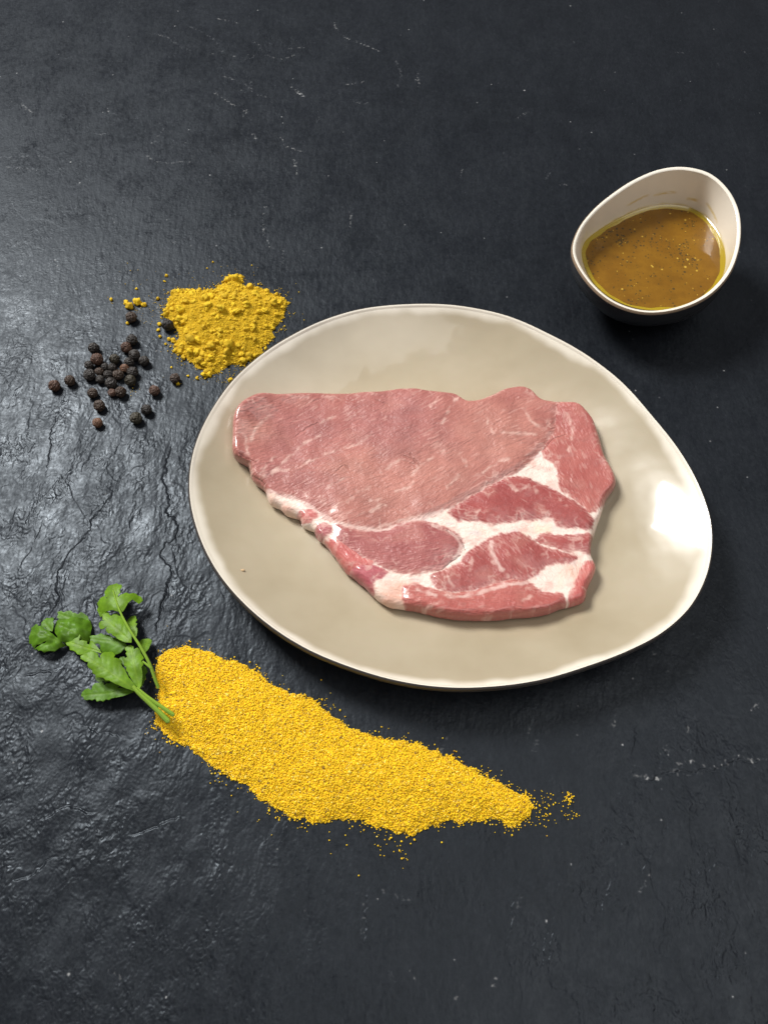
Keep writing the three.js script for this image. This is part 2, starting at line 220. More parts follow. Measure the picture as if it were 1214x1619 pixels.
{
  const plate = group('dinner_plate', 'large egg shaped taupe glazed stoneware plate under the raw steak', 'plate');
  const ring = (s, fn) => { const r = []; for (let k = 0; k < 360; k++) { const a = k / 360 * Math.PI * 2, R = plateR[k * 2] * s, x = PC[0] + R * Math.cos(a), z = PC[1] + R * Math.sin(a); r.push([x, fn(x, z, s, a), z]); } return r; };
  const inner = []; for (let i = 0; i <= 110; i++) { const s = 0.98 * (1 - Math.pow(1 - i / 110, 1.25)) + 1e-4; inner.push(ring(s, (x, z) => plateH(x, z))); }
  const x0 = -150, z0 = -150, w = 300, TN = 1024;
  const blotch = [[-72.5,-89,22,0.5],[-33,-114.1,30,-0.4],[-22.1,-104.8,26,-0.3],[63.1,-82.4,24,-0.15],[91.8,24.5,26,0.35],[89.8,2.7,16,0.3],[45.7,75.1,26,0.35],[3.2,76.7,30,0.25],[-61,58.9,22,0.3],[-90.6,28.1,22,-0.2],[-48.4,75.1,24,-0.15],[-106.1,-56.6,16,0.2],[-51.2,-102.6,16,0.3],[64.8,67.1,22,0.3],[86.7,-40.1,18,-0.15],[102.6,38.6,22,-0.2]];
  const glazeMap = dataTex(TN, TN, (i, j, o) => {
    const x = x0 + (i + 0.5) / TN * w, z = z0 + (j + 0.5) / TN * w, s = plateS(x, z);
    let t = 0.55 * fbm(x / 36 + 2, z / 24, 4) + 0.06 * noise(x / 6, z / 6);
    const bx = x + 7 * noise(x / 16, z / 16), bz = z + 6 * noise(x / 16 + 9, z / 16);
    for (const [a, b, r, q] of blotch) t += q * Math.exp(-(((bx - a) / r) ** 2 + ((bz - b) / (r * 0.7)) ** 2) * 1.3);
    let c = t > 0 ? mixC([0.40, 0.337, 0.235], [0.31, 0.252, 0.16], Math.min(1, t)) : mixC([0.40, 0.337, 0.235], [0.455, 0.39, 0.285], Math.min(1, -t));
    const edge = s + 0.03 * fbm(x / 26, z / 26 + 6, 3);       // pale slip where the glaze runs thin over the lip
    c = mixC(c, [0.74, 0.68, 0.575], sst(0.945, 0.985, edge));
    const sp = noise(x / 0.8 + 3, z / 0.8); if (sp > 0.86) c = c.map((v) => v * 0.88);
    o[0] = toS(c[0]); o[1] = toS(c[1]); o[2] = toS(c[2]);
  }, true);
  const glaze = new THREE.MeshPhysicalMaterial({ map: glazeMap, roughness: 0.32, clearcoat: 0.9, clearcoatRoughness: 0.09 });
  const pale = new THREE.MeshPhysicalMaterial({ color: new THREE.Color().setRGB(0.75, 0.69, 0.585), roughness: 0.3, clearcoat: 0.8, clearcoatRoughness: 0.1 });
  const dark = new THREE.MeshPhysicalMaterial({ color: new THREE.Color().setRGB(0.035, 0.034, 0.036), roughness: 0.38, clearcoat: 0.4, clearcoatRoughness: 0.2 });
  const brown = new THREE.MeshPhysicalMaterial({ color: new THREE.Color().setRGB(0.05, 0.042, 0.038), roughness: 0.4, clearcoat: 0.4 });
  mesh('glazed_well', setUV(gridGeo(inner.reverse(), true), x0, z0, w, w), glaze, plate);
  const off = (dr, y) => { const r = []; for (let k = 0; k < 360; k++) { const a = k / 360 * Math.PI * 2, R = plateR[k * 2] + dr, x = PC[0] + R * Math.cos(a), z = PC[1] + R * Math.sin(a); const wob = 0.2 * noise(6 * Math.cos(a), 6 * Math.sin(a) + 3); r.push([x, y + wob, z]); } return r; };
  const top = inner[0];
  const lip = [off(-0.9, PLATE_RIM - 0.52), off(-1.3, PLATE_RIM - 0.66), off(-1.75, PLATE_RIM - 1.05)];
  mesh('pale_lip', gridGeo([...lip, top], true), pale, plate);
  mesh('bare_clay_edge', gridGeo([off(0.2, PLATE_RIM - 3.6), off(0.15, PLATE_RIM - 1.7), off(-0.1, PLATE_RIM - 0.95), off(-0.9, PLATE_RIM - 0.52)], true), brown, plate);
  const outR = (s, y) => { const r = []; for (let k = 0; k < 360; k++) { const a = k / 360 * Math.PI * 2, R = plateR[k * 2] * s; r.push([PC[0] + R * Math.cos(a), y, PC[1] + R * Math.sin(a)]); } return r; };
  mesh('dark_underside', gridGeo([outR(0.002, 2.2), outR(0.55, 2.2), outR(0.57, 0), outR(0.6, 0), outR(0.62, 1.6), outR(0.78, 4.8), outR(0.88, 10.5), outR(0.945, 15.5), outR(0.975, 17.2), off(0, PLATE_RIM - 4.4), off(0.2, PLATE_RIM - 3.6)], true), dark, plate);
  const crumb = mesh('food_crumb', new THREE.IcosahedronGeometry(0.0008, 1), new THREE.MeshStandardMaterial({ color: new THREE.Color().setRGB(0.46, 0.32, 0.18), roughness: 0.7 }));
  const cp = [-102.6,43.9]; crumb.position.set(cp[0] * MM, (plateH(...cp) + 0.4) * MM, cp[1] * MM); crumb.scale.set(1.3, 0.5, 0.8); scene.add(crumb);
  tag(crumb, 'tiny tan crumb on the empty taupe glaze of the plate', 'crumb');
}

// ---------------------------------------------------------------- steak
{
  const outline = catmull([[-112.4,-21.9],[-113.3,-34],[-113.3,-42.4],[-109.9,-50.9],[-102.2,-57.5],[-90,-60.4],[-75,-63.3],[-54.8,-64.6],[-34.1,-66.3],[-18.9,-67.1],[-2.1,-65.5],[6.8,-62.9],[11.8,-59.2],[17.6,-60],[25.1,-63.8],[31.4,-66.7],[39.5,-68],[43.6,-67.6],[46.9,-65.5],[51.2,-60],[57.9,-57.5],[64.6,-56.3],[71.1,-53.4],[77,-44.8],[79.8,-34],[81.7,-23],[85.3,-12.8],[85.7,-7.8],[83.7,-3.5],[80.3,0.7],[76.1,11.2],[72.1,20.1],[69.4,27.4],[68.8,33.4],[70.3,39.9],[68.5,44.7],[65,51.1],[62.5,57.4],[56.7,60],[51,61.6],[43.5,64.3],[30,65.9],[11.7,66.8],[-1.6,66.2],[-13.1,63.6],[-22.2,61.3],[-32.3,59.7],[-38.7,54.7],[-45.3,47.7],[-52.5,41.6],[-58.3,33.7],[-63.3,26.7],[-67.2,23.2],[-69.5,19.1],[-75.1,16],[-77.2,11.9],[-84,9.5],[-87.4,6],[-92,3.9],[-95.6,-3.5],[-101.8,-8.8],[-104.2,-16.1],[-107,-18.6],[-109.6,-18.6]], 420);
  const OP = makePoly(outline), C = [-23.5,1.5];
  // muscles: outline, colour (sRGB), fibre angle, bulge mm, lift mm
  const MUS = [
    [[[-112.7,-18.7],[-113.7,-31.1],[-113.5,-41],[-110.5,-49],[-102.5,-56],[-89.5,-59.3],[-74.7,-62.2],[-54.6,-63.4],[-34.1,-65.1],[-19.1,-66],[-2.4,-64.3],[7.1,-61.8],[11.4,-58.4],[17.2,-58.9],[24.5,-62.6],[30.9,-66],[42.9,-66.8],[47.5,-64.3],[51.8,-58.4],[58.3,-55.1],[57.2,-47],[55.3,-37],[49.9,-29.1],[43.5,-22.1],[33.3,-13],[19.3,-5.5],[4.7,4.4],[-6,10.2],[-14.2,13.5],[-25,16],[-36,19.8],[-52.9,18.4],[-60.2,15.6],[-68,9.2],[-75.8,4.1],[-88.2,-0.3],[-95.3,-2.2],[-102,-5.1],[-104.5,-13.7],[-108.5,-14.5]], [161, 99, 91], -0.55, 0.6, 0.95],
    [[[-58,19.3],[-53,19.3],[-36,21.8],[-25,17.6],[-19,15.8],[-9.9,17.9],[-2.5,21.1],[3.6,26],[3.7,30.8],[-1.2,37.3],[-5.9,41.7],[-13.3,42.8],[-20.7,44.8],[-31.4,41.7],[-36.9,38.4],[-47.1,33.6],[-53.4,28.4],[-56.9,23.6]], [156, 91, 88], -0.2, 0.7, 0.3],
    [[[-0.5,11.1],[7.7,4.6],[19.3,-3.1],[30.2,-8.3],[36.1,-9.1],[43.3,-6.4],[52.5,-0.9],[61.5,5.3],[68.2,11.1],[70.3,17.6],[67.2,20],[60.2,18.6],[53.7,17.6],[50,12.9],[41.7,14],[32.5,14.7],[22.9,16.1],[13.5,15.1],[4.4,14.4]], [152, 75, 72], 0.5, 0.8, 0.3],
    [[[42.4,26.2],[47,23.7],[55,24.8],[64.1,24.4],[70,25.1],[69.3,31.7],[62.5,31.7],[55.3,31.4],[48.1,28.6]], [154, 76, 73], 0.1, 0.8, 0],
    [[[20.1,25.7],[26.5,23.6],[32.2,22.5],[36.4,24.6],[42.6,29.2],[49.8,32.6],[57.1,34.7],[60,36.1],[54.3,38.1],[47.1,38.8],[41.5,42.9],[36,46.9],[30.4,47.5],[19.3,48.9],[10,51.9],[1.1,53.8],[-5.8,52.9],[-9.7,49.2],[-10.5,46.2],[-5.3,43.9],[0.4,41.5],[8.1,33.7],[15.2,28.8]], [156, 81, 77], 0.9, 0.8, 0.2],
    [[[57.9,-47.5],[60,-55.3],[65.5,-56.6],[72,-53.3],[78,-43.5],[80.7,-32.4],[82.4,-21.1],[86.3,-10.4],[85.5,-3.7],[82.1,0.4],[77.1,4.8],[70.4,10.2],[65.5,5.2],[57.3,-2.2],[56.8,-7.4],[56.8,-14.2],[54,-19.5],[49.2,-24.2],[51.6,-29.6],[56.4,-37.9]], [167, 94, 87], 1.2, 0.7, 0],
    [[[-24.6,51.9],[-17.9,51.6],[-7.8,54.2],[1.3,55.9],[12.1,52.9],[25.2,49.2],[33.8,48.9],[37.9,51.6],[40.7,54.9],[46.1,56.2],[50.9,56.8],[52.6,60.8],[50.7,64.7],[42.6,67.6],[29.3,69.5],[11.2,70.4],[-2,69.8],[-13.3,67.2],[-21.7,64.7],[-24.1,58.2]], [167, 90, 83], 0.15, 1.0, 0],
    [[[67.9,38.1],[71.4,42.2],[68.4,47.2],[65.2,53.6],[62.6,60.8],[56.3,63.4],[55.3,58.2],[60.4,47.6],[64.8,40.5]], [184, 98, 92], 1.4, 0.5, 0],
    [[[-64.5,28.2],[-58.3,27.2],[-52.6,30.3],[-45.3,36.2],[-39.4,38.9],[-48.7,40.6],[-50.8,43.3],[-54.8,44.3],[-59.3,37.2],[-64.4,31]], [182, 96, 92], 0.9, 0.6, 0],
    [[[-49.9,42.3],[-40.6,40.9],[-33.8,43.6],[-35.7,46.3],[-39.9,48.3],[-39.9,54.3],[-46,51.3],[-52.9,45.3]], [168, 88, 94], 0.3, 0.7, 0],
    [[[-68.5,20.3],[-62.9,18.1],[-60.6,20.6],[-64.3,24.1],[-68,25.2]], [160, 86, 90], 0.2, 0.6, 0],
    [[[-77.7,13.1],[-75.3,10.2],[-69.5,10.2],[-68.5,12.8],[-73.2,14.6]], [180, 98, 94], 0.2, 0.4, 0],
  ].map(([p, c, a, b, l]) => ({ P: makePoly(catmull(p, p.length * 3)), c: lin(...c), ca: Math.cos(a), sa: Math.sin(a), b, l }));
  const wob = (x, z) => [x + 0.8 * noise(x / 6, z / 6), z + 0.8 * noise(x / 6 + 33, z / 6)];
  const near = { m: 0, d: 0 };
  const nearest = (x, z) => { near.d = 1e9; for (let i = 0; i < MUS.length; i++) { const d = sdPoly(MUS[i].P, x, z, near.d < 1e8 ? Math.max(near.d, 0.01) : 1e9); if (d < near.d) { near.d = d; near.m = i; } } return near; };
  const streak = [[[-96.4,-8.5],[-89.9,-12.9],[-82.2,-12.9],[-72.8,-18.6],[-61.4,-24.2],[-51.7,-27.7],[-44.9,-31.8],[-40.6,-37]],[[-91.7,-10.7],[-87.2,-16.3],[-82.7,-22],[-75.2,-30],[-67.6,-34.7]],[[-62.7,-2.9],[-59,-6.3],[-53.3,-9]],[[-104.3,-25.4],[-101.1,-35.8],[-94.7,-44.7]],[[-103.9,-14],[-105.2,-24.2],[-107,-35.8]],[[-19.8,-9.6],[-15.8,-15.2],[-10,-19.7],[-3.6,-24.8]],[[-27.5,-0.8],[-21.8,-2.9],[-18.9,-6.3]],[[-40.7,10.6],[-36,7.4],[-33.2,7]],[[-40.8,4.7],[-36,3.6]],[[-97.8,-9],[-94,-16.3],[-89.5,-23.1]],[[-35.1,-11.8],[-30.3,-16.3],[-24.5,-19.7]],[[-67.8,-41.7],[-63,-45.3],[-60,-46.5]],[[-58.4,15.3],[-50.9,19.5],[-37.9,19.5],[-24.8,15.3],[-15.4,13.2]],[[-9.1,-52.5],[-5,-57.4]],[[-53,5.7],[-47.4,0.3],[-41.8,-2.9]],[[-62.2,12.2],[-58.6,7.9],[-54.9,5.7]]];
  const crease = [[[-80.3,-34.1],[-75.6,-38.2],[-69.3,-42]],[[-23.5,-21.4],[-18.7,-19.1],[-15.8,-16.3]],[[-20.6,-23.1],[-18.7,-19.7]],[[-102.2,-9.6],[-95.2,-5.1]],[[-38.2,-57.4],[-32.1,-54.4]],[[-59.1,-11.8],[-54.4,-15.7],[-52.4,-14]]];
  const streak2 = [[[20.7,-45.3],[23.2,-37],[35.9,-35.8],[45.6,-34.7]],[[-1.6,-2.9],[1.3,-6.3],[4.3,-9.6]],[[5.8,-23.1],[8.5,-16.3]],[[41,-51.3],[45.2,-41.7],[50,-39.4]],[[16.9,-11.8],[25,-18.6],[30.9,-19.7]],[[12.8,-68.6],[3.1,-55],[-3.3,-41.7]],[[17.9,29.9],[18.9,37],[21.3,43]],[[8.9,37],[7.7,43]],[[21.3,43],[26.4,46.9]],[[33.4,-0.8],[41.2,-2.9],[44.6,1.4]],[[28.2,-8.5],[33.4,-0.8]],[[62.4,-25.4],[65.4,-35.8],[63.6,-47.7]],[[-3.3,46.9],[-0.8,52.8]],[[7.2,12.2],[13.9,10]],[[32.7,59.6],[38.3,55.7],[42.3,51.8]],[[-15.4,63.4],[-6.4,59.6]],[[3.8,70],[16.3,66.7]]];
  const crease2 = [[[49.9,-26.5],[55.3,-32.3],[61.4,-34.7]],[[-23.4,-18.6],[-17.6,-16.3],[-18.5,-19.7]],[[41.6,-8.5],[47.1,-5.1]],[[-2.5,21.6],[3.8,25.8],[6.3,31.9]],[[-5.9,43],[-1.2,39],[3.5,35]]];
  const ST = [...streak, ...streak2].map((l) => catmull(l, 16, false)), CR = [...crease, ...crease2].map((l) => catmull(l, 16, false));
  const RAW = [[-27.7,56.8,8],[-33.8,57.7,7],[-24,53.5,5],[-82.9,10.8,5],[-91.3,2.8,4],[82.9,-4.7,5],[-66.4,22.6,4],[58.2,43.4,6]];      // pinker connective tissue
  const PATCH = [[-79.7,-39,24,0],[-36.4,-35,26,0],[-23,-51.1,20,0],[-6.7,-31.1,16,0],[-85,-11.9,16,0],[-62.1,-4.4,14,0],[-36.3,3,28,1],[-4,-11.9,24,1],[23.7,-43,22,1],[29.4,-27.2,20,1],[-49.4,-15.6,14,1],[-102.8,-35,10,1]];
  const x0 = OP.x0 - 4, z0 = OP.z0 - 4, w = OP.x1 - OP.x0 + 8, h = OP.z1 - OP.z0 + 8, TW = 1500, TH = Math.round(TW * h / w), px = w / TW;
  const col = new Float32Array(TW * TH * 3), hgt = new Float32Array(TW * TH), wet = new Float32Array(TW * TH), lab = new Uint8Array(TW * TH);
  const FAT = [0.79, 0.64, 0.56], FAT2 = [0.68, 0.43, 0.37], FATY = [0.78, 0.60, 0.42];
  for (let j = 0, k = 0; j < TH; j++) for (let i = 0; i < TW; i++, k++) {
    const x = x0 + (i + 0.5) * px, z = z0 + (j + 0.5) * px, [ax, az] = wob(x, z), { m, d } = nearest(ax, az), M = MUS[m];
    const fx = x + 3 * noise(x / 45, z / 45), fz = z + 5 * noise(x / 60 + 9, z / 60);
    const u = fx * M.ca + fz * M.sa, v = -fx * M.sa + fz * M.ca;
    const fib = noise(u / 3.6 + m * 7, v / 0.62), fib2 = noise(u / 8 + m * 3, v / 1.7 + 40), blot = fbm(x / 16 + m * 5, z / 16, 4), fine = noise(x / 0.55, z / 0.55);
    let f = 1 + 0.06 * fib + 0.07 * fib2 + 0.42 * blot + 0.05 * fine;
    let c = [M.c[0] * (1 + (f - 1) * 0.55), M.c[1] * f, M.c[2] * (1 + (f - 1) * 0.9)];
    if (m === 0) for (const [a, b, r0, q] of PATCH) { const t = 0.75 * Math.exp(-(((x - a) / r0) ** 2 + ((z - b) / (r0 * 0.75)) ** 2)); c = mixC(c, [[0.33, 0.125, 0.115], [0.42, 0.183, 0.145]][q].map((v) => v * f), t); }
    const marb = sst(0.30, 0.62, noise(u / 6 + 60, v / 1.3 + m * 9) * 0.7 + 0.45 * noise(x / 20 + 80, z / 20));
    c = mixC(c, [0.64, 0.38, 0.33], 0.3 * marb);
    const bright = sst(0.1, 0.6, noise(x / 13 + 20, z / 10 + m)); c = mixC(c, [0.48, 0.22, 0.175], 0.25 * bright);
    const fray = d - 0.95 + 1.5 * fbm((x * 0.8 + z * 0.6) / 2.6, (z * 0.8 - x * 0.6) / 2.6 + 17, 3) + 0.15 * fib;
    const fray2 = fray + 0.5 * noise(u / 4 + 9, v / 0.9); const fat = sst(-0.9, 1.0, fray2) * (0.82 + 0.18 * sst(0, 1.5, d));
    let fc = mixC(FAT, FAT2, 0.85 * sst(-0.05, 0.5, fbm(x / 8 + 14, z / 6, 4) + 0.25 * sst(2.0, 0, d))); fc = mixC(fc, [0.60, 0.26, 0.24], 0.5 * sst(0.28, 0.5, noise(x / 7 + 90, z / 2.2) - 0.15 * d)); fc = mixC(fc, [0.60, 0.50, 0.50], 0.45 * sst(0.35, 0.6, noise(x / 9 + 120, z / 5)));
    fc = mixC(fc, FATY, 0.6 * sst(0.15, 0.5, fbm(x / 14 + 44, z / 14, 3)));
    for (const [a, b, r0] of RAW) fc = mixC(fc, [0.66, 0.35, 0.25], 0.75 * Math.exp(-(((x - a) / r0) ** 2 + ((z - b) / r0) ** 2)) * (0.7 + 0.5 * fib2));
    c = mixC(c, mixC(fc, [0.62, 0.30, 0.27], 0.25 * sst(-2.5, -0.4, fray) * (1 - fat)), fat);
    if (fat < 1 && d > -2.2) c = mixC(c, [0.66, 0.36, 0.32], 0.3 * sst(-2.2, -0.3, d) * (1 - fat) * sst(-0.3, 0.5, noise(u / 2.5, v / 1)));
    const thread = 1 - Math.abs(fbm(x / 9 + m * 4, z / 9 + 20, 4)) * 9;                  // fine threads of fat running into the lean
    if (thread > 0 && fat < 1) c = mixC(c, [0.68, 0.44, 0.38], 0.55 * thread * sst(-9, -0.5, d) * (1 - fat) * sst(-0.2, 0.4, noise(x / 8, z / 8 + 4)));
    col[k * 3] = c[0]; col[k * 3 + 1] = c[1]; col[k * 3 + 2] = c[2];
    lab[k] = fat > 0.5 ? 99 : m;
    hgt[k] = 0.075 * fib + 0.09 * fib2 + 0.14 * fbm(x / 2.4, z / 2.4, 3) + 0.045 * fine + 0.05 * noise(x / 1.1 + 6, z / 1.3) + fat * (0.05 * noise(x / 1.8, z / 1.8 + 5) - 0.05);
    hgt[k] += 0.15 * noise(u / 2.6 + 5, v / 1.25 + m) * sst(-0.35, 0.35, noise(x / 11 + 2, z / 11 + 71));      // uneven wet fibre bundles
    wet[k] = clamp(0.44 + 0.14 * noise(x / 6 + 3, z / 6) + 0.10 * noise(x / 1.4, z / 1.4) + 0.12 * fat, 0.16, 0.75);
  }
  const along = (line, reach, fn) => { const P = makePoly(line); for (let j = Math.max(0, Math.floor((P.z0 - reach - z0) / px)); j < Math.min(TH, (P.z1 + reach - z0) / px); j++) for (let i = Math.max(0, Math.floor((P.x0 - reach - x0) / px)); i < Math.min(TW, (P.x1 + reach - x0) / px); i++) fn(x0 + (i + 0.5) * px, z0 + (j + 0.5) * px, j * TW + i); };
  for (const l of ST) along(l, 3, (x, z, k) => { const [d] = sdLine(l, x + 0.8 * noise(x / 2.5, z / 2.5), z + 0.8 * noise(x / 2.5 + 9, z / 2.5)); const a = (1 - sst(0.1, 1.5, d)) * sst(-0.6, 0.5, noise(x / 4 + 4, z / 4)) * 0.42; if (a > 0) for (let q = 0; q < 3; q++) col[k * 3 + q] = mix(col[k * 3 + q], [0.78, 0.56, 0.48][q], a); });
  for (const raw of [[[-94.7,-1.4],[-84.3,1.2],[-74.5,5.9],[-66.4,11.3],[-58.3,17],[-48.8,19.5],[-36,20.9],[-23.7,16.7],[-13.6,13.5],[-4.7,10.2]],[[-10,18.4],[-1.3,22.7],[3.8,27.9],[1.3,35.4],[-4.2,42.5]],[[-6.1,56.7],[1.4,57.1],[12,54.8],[24.3,51.2],[35,50.2]],[[19,27.2],[19.8,35.4],[23.3,43.2]],[[-18.1,53.2],[-9.1,56.4]]]) { const l = catmull(raw, 40, false); along(l, 4, (x, z, k) => { const [d] = sdLine(l, x + 0.7 * noise(x / 3, z / 3), z + 0.7 * noise(x / 3 + 9, z / 3)); const a = (1 - sst(0.2, 1.6 + 0.6 * noise(x / 5, z / 5), d)) * 0.6 * sst(-0.8, 0.1, noise(x / 6 + 4, z / 6)); if (a > 0) for (let q = 0; q < 3; q++) col[k * 3 + q] = mix(col[k * 3 + q], [0.72, 0.54, 0.48][q], a); }); }
  for (const l of CR) along(l, 3, (x, z, k) => { const [d] = sdLine(l, x + 0.4 * noise(x / 2, z / 2), z + 0.4 * noise(x / 2 + 9, z / 2)); hgt[k] -= 0.4 * Math.exp(-((d / 0.5) ** 2)); });
  const map = dataTex(TW, TH, (i, j, o) => { const k = (j * TW + i) * 3; o[0] = toS(col[k]); o[1] = toS(col[k + 1]); o[2] = toS(col[k + 2]); }, true);
  const bump = dataTex(TW, TH, (i, j, o) => { o[0] = o[1] = o[2] = 255 * clamp((hgt[j * TW + i] + 0.8) / 1.4, 0, 1); });
  const rough = dataTex(TW >> 1, TH >> 1, (i, j, o) => { o[0] = 0; o[1] = 255 * wet[Math.min(TH - 1, j * 2) * TW + i * 2]; o[2] = 0; });
  const meat = new THREE.MeshPhysicalMaterial({ map, bumpMap: bump, bumpScale: 1.4 * MM, roughnessMap: rough, roughness: 1, specularIntensity: 0.6, clearcoat: 0.7, clearcoatRoughness: 0.14 });
  // shape
  const NA = 600, RR = radial(outline, C, NA), NT = 120, rows = [];
  const LIFT0 = [-36.3,10.2][0];
  const top = (x, z) => {
    const de = Math.max(0, -sdPoly(OP, x, z)), er = 3.6 + 2.4 * noise(x / 12, z / 12 + 4), e = Math.min(1, de / er), round = Math.sqrt(Math.max(0, 1 - (1 - e) ** 2));
    const [ax, az] = wob(x, z), { m, d } = nearest(ax, az), M = MUS[m], inn = Math.max(0, -d);
    let y = 9.6 + 0.9 * noise(x / 38, z / 38) + 0.5 * noise(x / 12, z / 12 + 6) + 0.12 * noise(x / 4.5, z / 4.5) + M.b * (1 - Math.exp(-inn / 4)) - (d > 0 ? 0.15 * Math.min(d, 2) : 0);
    y += M.l * sst(1.0, -2.6, d) * (m ? 1 : 0.25 + 0.75 * sst(LIFT0, LIFT0 + 40, x));
    return 4.2 + (y - 4.2) * round;
  };
  const rim = (k, dr, y) => { const a = k / NA * Math.PI * 2, R = RR[k] - dr, x = C[0] + R * Math.cos(a), z = C[1] + R * Math.sin(a); return [x, plateH(x, z) + y, z]; };
  for (let i = 0; i <= NT; i++) { const s = Math.max(1e-4, 1 - Math.pow(1 - i / NT, 1.55)), r = []; for (let k = 0; k < NA; k++) { const a = k / NA * Math.PI * 2, R = RR[k] * s, x = C[0] + R * Math.cos(a), z = C[1] + R * Math.sin(a); r.push([x, plateH(x, z) + top(x, z), z]); } rows.push(r); }
  const side = (dr, y) => { const r = []; for (let k = 0; k < NA; k++) r.push(rim(k, dr + 0.5 * noise(k / 9, dr * 3), y)); return r; };
  rows.push(side(-0.1, 3.4), side(0, 2.4), side(0.5, 1.4), side(1.6, 0.5), side(3, 0.25));
  { const r = []; for (let k = 0; k < NA; k++) r.push([C[0] + 0.01 * Math.cos(k), plateH(...C) + 0.25, C[1] + 0.01 * Math.sin(k)]); rows.push(r); }
  const g = setUV(gridGeo(rows.reverse(), true), x0, z0, w, h);
  // one mesh for each muscle and one for the fat between them, cut from one continuous surface
  const steak = group('pork_steak', 'raw pink marbled pork neck steak lying on the taupe plate', 'steak');
  const P = g.attributes.position, U = g.attributes.uv, Nn = g.attributes.normal, I = g.index.array, bins = {};
  for (let t = 0; t < I.length; t += 3) {
    const u = (U.getX(I[t]) + U.getX(I[t + 1]) + U.getX(I[t + 2])) / 3, v = (U.getY(I[t]) + U.getY(I[t + 1]) + U.getY(I[t + 2])) / 3;
    const l = lab[clamp(Math.floor(v * TH), 0, TH - 1) * TW + clamp(Math.floor(u * TW), 0, TW - 1)];
    (bins[l] = bins[l] || []).push(I[t], I[t + 1], I[t + 2]);
  }
  for (const l of Object.keys(bins)) {
    const mapI = new Map(), pos = [], uv = [], nor = [], idx = [];
    for (const i of bins[l]) { if (!mapI.has(i)) { mapI.set(i, mapI.size); pos.push(P.getX(i), P.getY(i), P.getZ(i)); uv.push(U.getX(i), U.getY(i)); nor.push(Nn.getX(i), Nn.getY(i), Nn.getZ(i)); } idx.push(mapI.get(i)); }
    const q = new THREE.BufferGeometry(); q.setAttribute('position', new THREE.Float32BufferAttribute(pos, 3)); q.setAttribute('uv', new THREE.Float32BufferAttribute(uv, 2)); q.setAttribute('normal', new THREE.Float32BufferAttribute(nor, 3)); q.setIndex(idx);
    const o = mesh(l === '99' ? 'fat' : 'muscle', q, meat, steak);
    if (l === '99') o.userData.label = 'creamy white fat seams between the muscles';
    if (l === '0') o.userData.label = 'largest pale pink muscle of the steak';
  }
}

